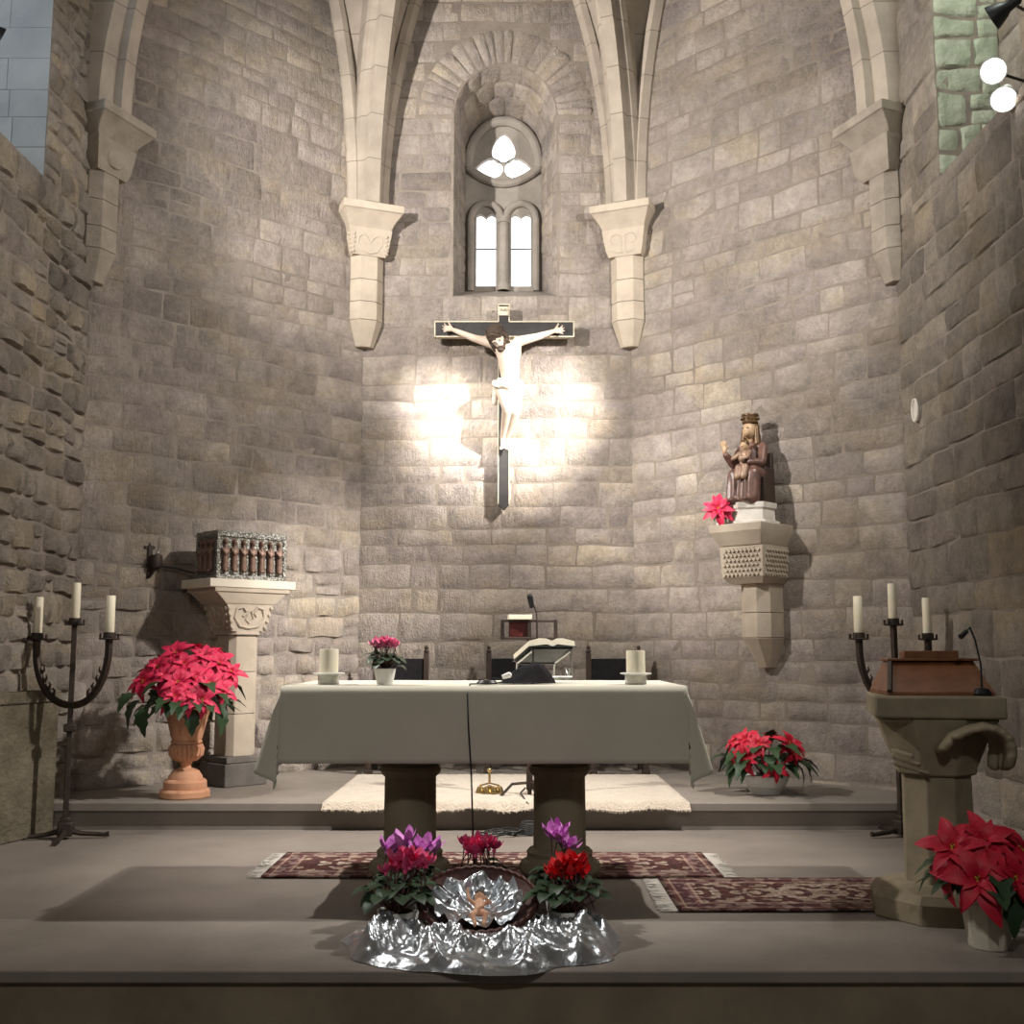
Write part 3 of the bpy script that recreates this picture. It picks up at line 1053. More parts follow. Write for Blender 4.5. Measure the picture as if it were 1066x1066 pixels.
for hc, s in ((hl, -1), (hr, 1)):
    B.append(('e', hc, (.034, .014, .030)))
    for k, (a, ln) in enumerate(((38, .042), (14, .055), (-8, .056), (-30, .046))):
        d = V((s * math.cos(R(a)), -.35, math.sin(R(a)) * 1.0)).normalized()
        root = hc + V((s * .022, -.002, .016 - k * .012))
        mid = root + d * ln * .55
        d2 = (d + V((-s * .25, -.9, 0))).normalized()
        B.append(('c', root, .0088, mid, .0078)); B.append(('c', mid, .0078, mid + d2 * ln * .5, .0068))
    root = hc + V((-s * .01, -.004, .022))
    B.append(('c', root, .010, root + V((s * .022, -.02, .034)), .0075))
hd = LC(517.5, 351, yb - .085)
Mh = Matrix.Rotation(R(-20), 3, 'Y') @ Matrix.Rotation(R(-18), 3, 'Z') @ Matrix.Rotation(R(46), 3, 'X')
hp_ = lambda x, y, z: hd + Mh @ V((x, y, z))
B += [('e', hd, (.064, .078, .092), Mh), ('e', hp_(0, -.045, -.05), (.042, .035, .045), Mh), ('e', hp_(0, -.086, -.012), (.011, .016, .024), Mh),
      ('e', hp_(-.026, -.068, .012), (.016, .010, .008), Mh), ('e', hp_(.026, -.068, .012), (.016, .010, .008), Mh), ('e', hp_(0, -.078, -.052), (.018, .009, .008), Mh), ('c', neck1, .042, hp_(0, .02, -.04), .045)]
fig = blob('figure', B, M_flesh, .0058, 3, cr)


def wavy(co):
    return co + V((0, -.005 * math.sin(co.z * 180 + co.x * 40), 0))


blob('hair', [('e', hp_(0, .012, .04), (.078, .088, .078), Mh), ('c', hp_(.06, 0, .03), .03, hp_(.066, -.02, -.09), .022), ('c', hp_(-.062, 0, .03), .028, hp_(-.068, -.03, -.09), .022),
              ('c', hp_(0, .06, 0), .05, hp_(.02, .06, -.10), .045), ('c', hp_(.06, .03, -.02), .035, LC(527, 352, yb - .07), .03), ('e', hp_(0, -.078, -.078), (.044, .034, .034), Mh), ('c', hp_(-.045, -.03, -.05), .022, hp_(0, -.06, -.09), .03), ('c', hp_(.045, -.03, -.05), .022, hp_(0, -.06, -.09), .03)], M_hair, .006, 2, fig, wavy)
for sx in (-1, 1):
    mb = MB(); mb.ball(hp_(sx * .026, -.076, .006), (.011, .006, .005), 8, 6); mb.build('eye', M_hair, fig)
mb = MB()
for q in range(2):
    mb.tube([hp_(.082 * math.cos(a), 0.022 + .080 * math.sin(a), .062 + .010 * math.sin(5 * a + q * PI)) for a in [2 * PI * i / 30 for i in range(31)]], .009, 6)
mb.build('thorn_crown', M_hair, fig)


def loinf(co):
    return co + V((0, 1, 0)) * (.007 * math.sin(co.z * 120 + co.x * 70))


blob('loincloth', [('c', hip1 + V((-.022, -.01, .062)), .058, hip2 + V((.018, -.01, .05)), .062), ('c', hip1 + V((-.005, -.03, .03)), .055, hip2 + V((.01, -.03, .0)), .058), ('c', hip2 + V((.012, -.015, .0)), .066, hip2.lerp(kn2, .18) + V((.01, -.0, 0)), .062),
                   ('c', LC(515, 399, yb - .04), .03, LC(514.5, 400, yb - .08), .022), ('c', LC(515.5, 402, yb - .01), .022, LC(515, 419, yb + .03), .026), ('c', LC(518, 401, yb - .07), .024, LC(529, 403, yb - .09), .020)], M_loin, .0058, 3, fig, loinf)

# ------------------------------------------------------------------ left pedestal with silver chest
SL = V((-2.01, 8.71, 0))
ZP = at(217, 601.5, 8.30).z
pd = thing('stone_pedestal', 'pale carved stone pedestal carrying the silver chest beside the terracotta urn', 'pedestal', (SL.x, SL.y, .18), R(45))
Z = ZP - .18
sq = lambda w, d: [(-w, -d), (w, -d), (w, d), (-w, d)]
oc8 = lambda w, ch: [(-w, -w + ch), (-w + ch, -w), (w - ch, -w), (w, -w + ch), (w, w - ch), (w - ch, w), (-w + ch, w), (-w, w - ch)]
mb = MB()
mb.prism(sq(.185, .185), 0, .17); mb.prism(sq(.16, .16), .17, .22)
mb.build('plinth', M_dark_stone, pd, bevel=.008)
mb = MB()
zs_ = [.22, .54, .86, Z - .42]
for a, b in zip(zs_[:-1], zs_[1:]):
    mb.prism(oc8(.128, .045), a, b - .004)
mb.build('shaft', M_dress, pd, angle=20, bevel=.004)
mb = MB()
mb.prism(oc8(.15, .05), Z - .42, Z - .395)
mb.loft([ring(sq(.15, .15), Z - .395), ring(sq(.17, .165), Z - .30), ring(sq(.205, .175), Z - .185)])
for s in (-1, 1):
    for fy in (0, 1):
        def P(x, z):
            k = (z - Z + .395) / .21
            w, d = .15 + .055 * k, .15 + .026 * k
            return V((x, -d - .003, z)) if fy == 0 else V((-w - .003, x * .8, z))
        mb.tube([P(s * x, Z + z) for x, z in ((0, -.37), (.08, -.355), (.13, -.29), (.115, -.225), (.065, -.21), (.03, -.25), (.06, -.28))], .012, 6)
        mb.tube([P(s * x, Z + z) for x, z in ((0, -.33), (.035, -.30), (.012, -.24))], .01, 6)
        for k in range(4):
            mb.ball(P(s * (.145 + .014 * k), Z - .37 + .05 * k), .016, 8, 5)
mb.build('capital', M_dress, pd, angle=30)
mb = MB()
mb.loft([ring(sq(.215, .18), Z - .185), ring(sq(.225, .185), Z - .175), ring(sq(.31, .20), Z - .10), ring(sq(.33, .212), Z - .095), ring(sq(.33, .212), Z - .065)])
mb.build('moulding', M_dress, pd, angle=20)
mb = MB()
mb.box((0, 0, Z - .0325), (.76, .44, .065))
mb.build('top_slab', plain('pale slab', (.66, .60, .50), (.58, .52, .43), 6, .7, 0, .15), pd, bevel=.006)

ck = thing('silver_chest', 'embossed silver reliquary chest with a row of dark saints on the pedestal', 'chest', (SL.x + .01, SL.y + .01, ZP), R(45))
zh = .37
mb = MB()
mb.box((0, 0, zh / 2 - .005), (.60, .30, zh - .03))
mb.box((0, 0, .018), (.625, .325, .036)); mb.box((0, 0, zh - .022), (.625, .325, .044))
for sx in (-1, 1):
    for sy in (-1, 1):
        mb.box((sx * .297, sy * .147, zh / 2), (.03, .03, zh))
mb.build('body', M_chest, ck, bevel=.006)
mb = MB()
mb.box((0, 0, zh + .004), (.57, .27, .01))
mb.build('lid', M_chest, ck, bevel=.003)
fm0 = blob('saint', [('c', (0, 0, .03), .026, (0, 0, .15), .023), ('c', (0, 0, .15), .027, (0, 0, .185), .022), ('e', (0, -.003, .235), (.017, .018, .022)), ('c', (0, 0, .2), .012, (0, 0, .23), .012),
                     ('c', (-.026, 0, .18), .012, (-.012, -.026, .14), .009), ('c', (.026, 0, .18), .012, (.012, -.026, .15), .009), ('e', (-.011, -.02, .012), (.01, .018, .01)), ('e', (.011, -.02, .012), (.01, .018, .01)), ('e', (0, .012, .24), (.026, .006, .028))], M_copper, .005, 2, ck)
for i in range(7):
    f = fm0 if i == 0 else fm0.copy()
    if i: COL.objects.link(f); f.parent = ck
    f.location = (-.24 + i * .08, -.162, .052)
for i in range(3):
    f = fm0.copy(); COL.objects.link(f); f.parent = ck
    f.location = (-.312, .075 - i * .075, .052); f.rotation_euler = (0, 0, -PI / 2)

# iron sconce on the diagonal wall, with its cable
sp_ = V((-2.70, 8.60, at(148, 585, 8.58).z))
sc = thing('wall_sconce', 'small black iron sconce on the wall between candelabrum and silver chest', 'sconce', sp_, R(45))
mb = MB()
mb.box((0, -.012, .01), (.035, .05, .24)); mb.box((0, -.02, .115), (.085, .02, .022)); mb.tube([(0, -.02, .12), (0, -.02, .155)], [.012, .004], 6)
mb.build('back_plate', M_iron, sc, bevel=.003)
mb = MB()
mb.lathe([(.02, -.05), (.045, -.03), (.052, .02), (.045, .06), (.03, .065)], (.03, -.07, -.01), 14)
mb.tube([(0, -.02, -.05), (.02, -.07, -.07), (0, -.05, -.11), (-.01, -.02, -.12)], .012, 6)
mb.build('cup', M_iron, sc)
mb = MB()
mb.ball((.03, -.095, .065), .018, 8, 6)
mb.build('bulb', M_chrome, sc)
mb = MB()
p0 = sp_ + V((.08, 0, -.03))
p1 = V((-2.20, 8.82, ZP + .03))
mb.tube([p0, p0.lerp(p1, .3) + V((0, .0, .01)), p0.lerp(p1, .6) + V((0, .02, .0)), p0.lerp(p1, .85) + V((0, .01, -.005)), p1], .008, 6)
tag(mb.build('cable', M_cable), 'dark cable running from the iron sconce to the silver chest', 'cable')


# ------------------------------------------------------------------ plants
def leaf(mb, base, d, up, L, W, droop=.3, shape='bract', mi=0, n=6, cup=.12):
    d = V(d).normalized(); up = V(up)
    side = d.cross(up)
    side = side.normalized() if side.length > 1e-4 else d.orthogonal().normalized()
    up = side.cross(d).normalized()
    rows = []
    for i in range(n + 1):
        t = i / n
        if shape == 'bract': w = (math.sin(PI * min(1, t * 1.0) ** .8)) ** .9 * (1 - .12 * t) + .03
        elif shape == 'lobed': w = (math.sin(PI * t ** .75)) * (1 + .25 * (1 if i % 2 else -.5)) + .03
        else: w = math.sqrt(max(0, 1 - (2 * t - 1) ** 2)) * (1.1 - .3 * t) + .02
        if i == n: w = .01
        p = V(base) + d * (L * t) + up * (L * (.10 * math.sin(PI * t) - droop * t * t))
        rows.append([p - side * W * w / 2 + up * cup * W * w, p, p + side * W * w / 2 + up * cup * W * w])
    vs = [q for r in rows for q in r]
    fs = []
    for i in range(n):
        for j in range(2):
            a = i * 3 + j
            fs.append((a, a + 1, a + 4, a + 3))
    mb.add(vs, fs, mi)


def bloom_mesh(size, seed, mat):
    rnd = random.Random(seed)
    mb = MB()
    for layer, (n, L, tilt, z) in enumerate(((6, 1.0, .05, -.06), (6, .78, .35, 0), (4, .48, .8, .03))):
        a0 = rnd.uniform(0, 6)
        for i in range(n):
            a = a0 + 2 * PI * i / n + rnd.uniform(-.2, .2)
            l = L * rnd.uniform(.85, 1.12)
            tl = tilt + rnd.uniform(-.15, .15)
            d = V((math.cos(a) * math.cos(tl), math.sin(a) * math.cos(tl), math.sin(tl)))
            leaf(mb, V((0, 0, z * size)) + d * .05 * size, d, (0, 0, 1), l * size, l * size * .46, .30)
    for i in range(7):
        a = 2.4 * i; r = .045 * size * math.sqrt(i)
        mb.ball((r * math.cos(a), r * math.sin(a), .10 * size), .035 * size, 6, 4, mi=1)
    return mb.mesh('flower', [mat, M_pollen], angle=80)


def poinsettia(loc, label, blooms, bsize, mat, pot, foliage, seed, name='potted_poinsettia', group='poinsettias around the altar', stems_from=(0, 0, 0)):
    """blooms: list of (x, y, z, tilt direction) in the plant's own space"""
    rnd = random.Random(seed)
    t = thing(name, label, 'plant', loc, 0, group)
    if pot:
        pot(t)
    mb = MB()
    for (c, d, L, W) in foliage:
        leaf(mb, c, d, (0, 0, 1), L, W, .45, 'lobed', cup=.1, n=8)
    sb = V(stems_from)
    for b in blooms:
        e = V(b[:3])
        mb.tube([sb, sb.lerp(e, .5) + V((0, 0, .02)), e], .006, 5, mi=1)
    mb.build('foliage', [M_leaf, M_stem], t, angle=80)
    meshes = [bloom_mesh(1, seed * 10 + k, mat) for k in range(3)]
    for i, b in enumerate(blooms):
        o = link('flower', meshes[i % 3], t)
        o.location = b[:3]
        s = bsize * rnd.uniform(.85, 1.12) * (b[6] if len(b) > 6 else 1)
        o.scale = (s, s, s)
        dr = V(b[3:6]).normalized()
        o.rotation_euler = dr.to_track_quat('Z', 'Y').to_euler()
    return t


def leaves_round(rnd, n, rx, ry, z0, z1, L, W, cz, inner=.35):
    out = []
    for i in range(n):
        a = 2 * PI * i / n + rnd.uniform(-.3, .3)
        z = rnd.uniform(z0, z1)
        k = rnd.uniform(inner, .8)
        d = V((math.cos(a), math.sin(a), rnd.uniform(-.45, .25)))
        out.append((V((rx * k * math.cos(a), ry * k * math.sin(a), z)), d, L * rnd.uniform(.8, 1.2), W * rnd.uniform(.8, 1.2)))
    return out


# terracotta urn with pink-red poinsettias
UR = V((-2.157, 7.94, .18))
ur = thing('terracotta_urn', 'tall terracotta urn with gadrooned bowl standing on the left of the dais', 'urn', UR)
mb = MB()
mb.lathe([(.165, 0), (.172, .01), (.172, .045), (.16, .06), (.148, .062), (.15, .075), (.148, .11), (.135, .125), (.12, .128), (.115, .15), (.09, .185), (.05, .20)], seg=32)
mb.build('foot', M_terra, ur, angle=25)
mb = MB()
mb.lathe([(.04, .195), (.036, .22), (.045, .245), (.085, .27), (.112, .30), (.115, .335), (.10, .36), (.092, .37), (.105, .375), (.108, .385), (.10, .395), (.11, .42), (.128, .50), (.15, .58), (.178, .635), (.19, .645), (.19, .665), (.175, .668), (.165, .655), (.12, .60)], seg=32)
mb.build('bowl', M_terra, ur, angle=25)
mb = MB()
for i in range(22):
    a = 2 * PI * i / 22
    mb.tube([(.07 * math.cos(a), .07 * math.sin(a), .263), (.108 * math.cos(a), .108 * math.sin(a), .296), (.113 * math.cos(a), .113 * math.sin(a), .335), (.099 * math.cos(a), .099 * math.sin(a), .362)], .014, 6)
mb.build('gadroons', M_terra, ur)
rnd = random.Random(5)
bl = []
for i, (x, z) in enumerate(((-.30, .10), (-.22, .20), (-.12, .30), (-.02, .22), (.10, .27), (.20, .23), (.30, .17), (-.14, .14), (-.02, .10), (.08, .13), (.18, .09), (.27, .05), (-.02, .01), (.09, -.01), (.17, -.02), (-.24, .24), (-.33, .17), (-.13, .24), (0, .33), (.13, .30))):
    yy = -.24 + .5 * ((z - .02) / .3) ** 1.2 * .6 + abs(x) * .35 if i < 15 else rnd.uniform(.05, .2)
    if isinstance(yy, complex): yy = -.24
    bl.append((x, yy, z + .06, x * 1.6, -.9 if i < 15 else .2, .55 + z))
fo = leaves_round(rnd, 34, .34, .3, -.03, .16, .17, .10, 0)
fo += [(V((-.30, -.12, .04)), V((-.5, -.5, -.7)), .2, .11), (V((-.24, -.18, 0)), V((-.1, -.4, -1)), .2, .1), (V((.24, -.15, 0)), V((.5, -.3, -.8)), .2, .11), (V((.1, -.22, -.02)), V((.1, -.5, -.9)), .17, .1), (V((-.33, -.1, .08)), V((-.4, -.7, -.2)), .19, .12)]
poinsettia(UR + V((0, 0, .64)), 'pink-red poinsettia mass growing out of the terracotta urn', bl, .135, M_redp, None, fo, 5, 'poinsettia_bouquet')


def bowl_pot(t):
    mb = MB()
    mb.lathe([(.105, 0), (.11, .012), (.135, .05), (.142, .055), (.15, .075), (.156, .08), (.17, .12), (.175, .125), (.172, .135), (.16, .13), (.12, .06)], seg=32)
    mb.build('pot', M_white_pot, t, angle=30)
    mb = MB(); mb.lathe([(.158, .10), (.158, .115)], seg=24); mb.build('soil', M_soil, t)


rnd = random.Random(9)
bl = [(-.16, -.10, .38, -.5, -.8, .8), (-.08, -.16, .36, 0, -1, .7), (-.21, -.02, .37, -.8, -.2, .8), (.16, -.10, .36, .6, -.7, .9), (.22, -.04, .33, .9, -.3, .7), (.02, -.24, .20, .1, -1, .3, .8), (-.18, -.16, .27, -.7, -.8, .1), (.08, .1, .38, .1, .4, 1), (.17, -.16, .29, .5, -.9, .3, .7)]
fo = leaves_round(rnd, 40, .28, .26, .2, .34, .16, .10, 0)
fo += leaves_round(rnd, 14, .3, .28, .2, .28, .18, .11, 0, .6)
fo += [(V((.18, -.12, .26)), V((.9, -.4, -.6)), .2, .1), (V((.2, -.05, .22)), V((.7, -.2, -1)), .2, .1), (V((-.2, -.1, .22)), V((-.8, -.5, -.6)), .18, .09), (V((.06, .05, .36)), V((0, -.3, .9)), .12, .08)]
poinsettia(V((1.97, 8.16, .18)), 'red poinsettia in a white bowl pot on the dais at right', bl, .125, M_red, bowl_pot, fo, 9, stems_from=(0, 0, .11))


def tall_pot(t):
    mb = MB()
    mb.lathe([(.078, 0), (.08, .008), (.104, .17), (.115, .175), (.115, .215), (.105, .215), (.10, .18)], seg=8, ph=R(22.5))
    mb.build('pot', plain('pale plastic pot', (.62, .58, .48), (.54, .5, .41), 8, .5, 0, .05), t, angle=30, bevel=.004)
    mb = MB(); mb.lathe([(.1, .17), (.1, .19)], seg=16); mb.build('soil', M_soil, t)


rnd = random.Random(13)
bl = [(-.15, -.06, .40, -.6, -.7, .7, 1.15), (-.02, -.05, .42, -.1, -.8, .9, 1.1), (.14, -.03, .38, .5, -.5, .8, 1.1), (-.10, -.16, .30, -.4, -1, .4), (.04, -.18, .31, .1, -1, .3), (.18, -.14, .30, .6, -.9, .3), (-.16, -.02, .30, -1, -.2, .3, .9), (.0, .08, .40, 0, .5, .9)]
fo = leaves_round(rnd, 26, .22, .2, .2, .33, .16, .10, 0)
fo += [(V((.02, -.12, .25)), V((.1, -.7, -.8)), .17, .1), (V((.1, -.1, .24)), V((.5, -.6, -.6)), .15, .1)]
poinsettia(V((2.09, 4.70, .002)), 'large red poinsettia in a pale pot on the floor before the ambo', bl, .15, M_red, tall_pot, fo, 13, stems_from=(0, 0, .18))


def mini_pot(t):
    mb = MB()
    mb.lathe([(.035, 0), (.037, .005), (.05, .085), (.046, .085), (.04, .07)], seg=18)
    mb.build('pot', M_white_pot, t, angle=30)


bl = [(-.03, -.05, .13, -.25, -1, .35, 1.25), (.03, -.02, .15, .3, -.5, .7, .8)]
fo = [(V((-.01, -.03, .09)), V((.6, -.5, -.5)), .09, .05), (V((-.02, -.03, .1)), V((-.6, -.4, -.4)), .09, .05), (V((0, .02, .1)), V((0, .5, .3)), .08, .05), (V((.02, 0, .1)), V((.8, 0, -.1)), .08, .05)]
poinsettia(V((BX, BY, BZ)) + V((-.7071, -.7071, 0)) * .41 + V((.7071, -.7071, 0)) * -.165, 'small pink-red poinsettia in a white pot beside the statue on the bracket', bl, .125, M_redp, mini_pot, fo, 17, stems_from=(0, 0, .07))


def cyc_flower(mat, seed):
    rnd = random.Random(seed)
    mb = MB()
    mb.tube([(0, 0, -.16), (.01, 0, -.06), (0, 0, 0)], .0028, 5, mi=1)
    mb.ball((0, 0, -.002), .009, 6, 4)
    for i in range(5):
        a = 2 * PI * i / 5 + rnd.uniform(-.2, .2)
        d = V((math.cos(a) * .55, math.sin(a) * .55, .85))
        leaf(mb, d * .004, d, V((math.cos(a), math.sin(a), -.3)), .052 * rnd.uniform(.9, 1.15), .030, -.15, 'petal', cup=.1, n=5)
    return mb.mesh('flower', [mat, M_stem], angle=80)


def cyclamen(loc, label, petal_mat, n, spread, zf, pot, rleaf, seed, zl=.12, group=None, fc=(0, 0), fs=1.0, ls=1.0):
    rnd = random.Random(seed)
    t = thing('potted_cyclamen', label, 'plant', loc, 0, group)
    mb = MB()
    pr, ph_ = pot
    mb.lathe([(pr * .72, 0), (pr * .74, .006), (pr, ph_), (pr * .93, ph_), (pr * .85, ph_ - .02)], seg=24)
    mb.build('pot', M_white_pot, t, angle=30)
    mb = MB(); mb.lathe([(pr * .9, ph_ - .025), (pr * .9, ph_ - .01)], seg=16); mb.build('soil', M_soil, t)
    mb = MB()
    for i in range(30):
        a = 2.4 * i; k = math.sqrt((i + 1) / 30)
        p = V((rleaf * k * math.cos(a) * .75, rleaf * k * math.sin(a) * .75, zl + .05 * (1 - k) + rnd.uniform(-.02, .025)))
        mb.tube([(0, 0, ph_ - .02), p], .003, 4, mi=1)
        d = V((math.cos(a), math.sin(a), .15 + rnd.uniform(-.3, .3)))
        leaf(mb, p, d, (0, 0, 1), .075 * ls * rnd.uniform(.8, 1.2), .075 * ls, .35, 'petal', cup=.12)
    mb.build('foliage', [M_leaf2, M_stem], t, angle=80)
    ms = [cyc_flower(petal_mat, seed * 7 + k) for k in range(3)]
    for i in range(n):
        a = 2.4 * i + seed; k = math.sqrt((i + .5) / n)
        o = link('flower', ms[i % 3], t)
        o.location = (fc[0] + spread[0] * k * math.cos(a), fc[1] + spread[1] * k * math.sin(a), zf + spread[2] * rnd.uniform(-1, 1))
        s = rnd.uniform(.9, 1.2) * fs
        o.scale = (s, s, s)
        o.rotation_euler = (rnd.uniform(-.3, .45), rnd.uniform(-.35, .35), rnd.uniform(0, 6))
    return t


# ------------------------------------------------------------------ altar
ZA = 1.03
YF, YBk = 5.36, 6.32
XL, XR = at(297, 717.5, YF).x, at(711, 717, YF).x
XM = (XL + XR) / 2
al = thing('altar_table', 'stone altar table on two columns under the linen cloth', 'altar', (XM, (YF + YBk) / 2, 0))
hw = (XR - XL) / 2; hd_ = (YBk - YF) / 2
mb = MB(); mb.box((0, 0, ZA - .09), (2 * hw - .03, 2 * hd_ - .03, .16)); mb.build('table_slab', M_altar, al, bevel=.01)
for x, s in ((-.385, -1), (.385, 1)):
    cx_ = x - XM
    mb = MB()
    mb.lathe([(.135, .20), (.133, .56)], (cx_, 0, 0), 28)
    mb.lathe([(.133, .56), (.15, .575), (.158, .595), (.15, .615), (.125, .622), (.118, .64), (.135, .72), (.15, .80), (.15, .86)], (cx_, 0, 0), 28)
    mb.lathe([(.19, 0), (.19, .07), (.205, .085), (.21, .11), (.2, .135), (.175, .145), (.165, .165), (.17, .185), (.155, .20), (.135, .205)], (cx_, 0, 0), 28)
    mb.build('column', M_altar, al, angle=35)

# cloth
dF, dS = .36, .42
def cloth():
    mb = MB()
    e = .016
    x0, x1, y0, y1 = XL - e, XR + e, YF - e, YBk + e
    zt_ = ZA + .004

    def pt(a, b):
        """a, b: cloth coordinates measured on the flat cloth"""
        px = min(max(a, x0), x1); py = min(max(b, y0), y1)
        ox, oy = a - px, b - py
        wob = .004 * noise.noise(V((a * 3, b * 3, 0)))
        if ox == 0 and oy == 0: return V((a, b, zt_ + wob * .5))
        if oy == 0:
            r = abs(ox); fl = R(12 + 5 * noise.noise(V((b * 3.5, 0, 3 if ox > 0 else 0)))) * min(1, r / .1 + .2)
            # the side fall swings further out towards its front edge
            fl *= .75 + .35 * (1 - (b - y0) / (y1 - y0))
            return V((px + math.copysign(r * math.sin(fl), ox), py, zt_ - r * math.cos(fl)))
        if ox == 0:
            r = abs(oy)
            wv_ = .010 * math.sin(a * 5.3 + 1) * (r / dF) + .006 * math.sin(a * 13) * (r / dF)
            return V((a, py + math.copysign(.012 * min(1, r / .03) + max(0, wv_) + .008 * r, oy), zt_ - r))
        r = math.hypot(ox, oy)
        th = math.atan2(abs(oy), abs(ox)) / (PI / 2)      # 0 at the side fall, 1 at the front fall
        rr = r if r < .40 else .40 + (r - .40) * .55
        side_fl = R(15.5) if oy < 0 else R(12)
        out = rr * math.sin(side_fl) * (1 - sstep(th * 2.1)) + (.02 * math.sin(th * PI * 3) * rr / .5)
        outy = (.012 * min(1, r / .03) + .05 * math.sin(min(1, th * 1.5) * PI) * rr + .015 * rr)
        return V((px + math.copysign(out, ox), py + math.copysign(outy, oy), zt_ - rr * (.97 + .03 * th)))
    na = 92; nb = 64
    A = [x0 - dS + dS * i / 12 for i in range(12)] + [x0 + (x1 - x0) * i / na for i in range(na + 1)] + [x1 + dS * (i + 1) / 12 for i in range(12)]
    Bv = [y0 - dF + dF * i / 14 for i in range(14)] + [y0 + (y1 - y0) * i / nb for i in range(nb + 1)] + [y1 + dF * (i + 1) / 14 for i in range(14)]
    n = len(A)
    vs = [pt(a, b) for b in Bv for a in A]
    fs = [(j * n + i, j * n + i + 1, (j + 1) * n + i + 1, (j + 1) * n + i) for j in range(len(Bv) - 1) for i in range(n - 1)]
    mb.add(vs, fs)
    return mb


tag(cloth().build('altar_cloth', M_linen, angle=70, solid=.004), 'long pale linen cloth hanging over the stone altar', 'cloth')
ZC = ZA + .0085


# pillar candles on glass holders
def holder(p, label):
    t = thing('candle_holder', label, 'candle holder', p, 0, 'glass candle holders on the altar')
    mb = MB(); mb.lathe([(.052, 0), (.054, .004), (.054, .05), (.051, .05), (.050, .006), (.049, .003)], seg=28, cap=False); mb.lathe([(.052, .0), (.052, .0028)], seg=28); mb.build('cup', M_glass, t)
    mb = MB(); mb.lathe([(.054, .046), (.076, .050), (.079, .054), (.076, .056), (.054, .052)], seg=28, cap=False); mb.build('drip_plate', M_frost, t)
    return t


def pillar(p, label, h):
    t = thing('pillar_candle', label, 'candle', p, 0, 'pillar candles on the altar')
    mb = MB(); mb.lathe([(.044, 0), (.047, .004), (.047, h - .006), (.044, h), (.036, h - .004), (.01, h - .012)], seg=28); mb.build('wax', M_wax, t)
    mb = MB(); mb.tube([(0, 0, h - .015), (.001, 0, h + .006)], .0025, 5); mb.build('wick', M_wick, t)


for u, side in ((342, 'left'), (662, 'right')):
    p = at(u, 712, 5.55); p.z = ZC
    holder(p, 'clear glass candle holder under the %s pillar candle on the altar' % side)
    zt_ = at(u, 675.5 if u < 500 else 677, p.y).z
    pillar(p + V((0, 0, .0035)), 'thick cream pillar candle on the %s end of the altar' % side, zt_ - p.z - .0035)

p = at(400.5, 713, 5.50); p.z = ZC
cyclamen(p, 'pink cyclamen in a white pot on the altar cloth', M_pinkp, 22, (.058, .045, .014), .188, (.055, .078), .085, 3, .105, 'cyclamens', fs=.66, ls=.7)

# missal on its stand, black cloth, microphone
p = at(565, 712, 5.86); p.z = ZC
bs = thing('book_stand', 'slanted metal book stand on the altar holding the open book', 'book stand', p, R(204))
mb = MB()
for s in (-1, 1):
    mb.tube([(s * .11, -.10, .012), (s * .11, .12, .03), (s * .11, .115, .165), (s * .11, -.08, .10), (s * .11, -.10, .012)], .006, 6)
    mb.tube([(s * .11, .06, .012), (s * .11, .10, .07), (s * .11, .04, .075), (s * .11, .08, .035)], .005, 6)
mb.tube([(-.11, .12, .03), (.11, .12, .03)], .006, 6); mb.tube([(-.11, -.10, .012), (.11, -.10, .012)], .006, 6)
mb.build('frame', M_chrome, bs)
mb = MB(); mb.box((0, .02, .140), (.23, .22, .010), rx=R(20)); mb.box((0, -.085, .107), (.23, .012, .03), rx=R(20))
mb.build('rest', M_black, bs, bevel=.002)
bk = thing('missal', 'thick open cream-paged book resting on the altar book stand', 'book', p + Matrix.Rotation(R(204), 3, 'Z') @ V((0, .017, .149)), R(204), None)
mb = MB()
Mx = Matrix.Rotation(R(20), 4, 'X')
mb.xf = Mx
for s in (-1, 1):
    prof = [(0, .0), (s * .03, .012), (s * .13, .002), (s * .13, .03), (s * .07, .045), (s * .03, .044), (0, .03)]
    mb.loft([[V((x, y, z)) for x, z in prof] for y in (-.10, .11)])
mb.build('pages', M_paper, bk, angle=30)
mb = MB(); mb.xf = Mx
mb.box((0, .005, -.003), (.275, .225, .005)); mb.build('cover', M_black, bk)
# dark cloth heap
def heap(u, v):
    x = (u - .5) * 2; y = (v - .5) * 2
    r = min(1, math.hypot(x, y))
    k = x * math.sqrt(max(0, 1 - y * y / 2)); q = y * math.sqrt(max(0, 1 - x * x / 2))
    h = .10 * max(0, (1 - (k - .5) ** 2 / 1.7)) * (1 - abs(q) ** 3) * (1 - max(abs(x), abs(y)) ** 4)
    h *= 1 if k < .5 else .95
    return V((k * .16, q * .09, .003 + max(0, h) + .016 * noise.noise(V((k * 5, q * 4, 2))) * (1 - max(abs(x), abs(y)) ** 3)))


mb = MB(); mb.grid(heap, 30, 22)
hp0 = at(546, 714, 5.66)
o = mb.build('black_cloth', M_blackcloth, angle=80, loc=(hp0.x, 5.66, ZC))
tag(o, 'black cloth heaped in front of the book stand on the altar', 'cloth')
p = at(507, 713, 5.52); p.z = ZC
mc = thing('altar_microphone', 'black microphone with a white tip lying low on the altar cloth', 'microphone', p)
mb = MB(); mb.lathe([(.05, 0), (.052, .008), (.04, .02), (.012, .024)], seg=20, sy=.8); mb.build('base', M_black, mc)
mb = MB(); mb.tube([(0, 0, .02), (.04, 0, .03), (.085, 0, .022)], .006, 6); mb.build('neck', M_black, mc)
mb = MB(); mb.tube([(.075, -.01, .035), (.105, -.01, .045)], [.011, .015], 10); mb.ball((.108, -.01, .046), .015, 10, 6); mb.build('tip', M_whitelamp, mc)
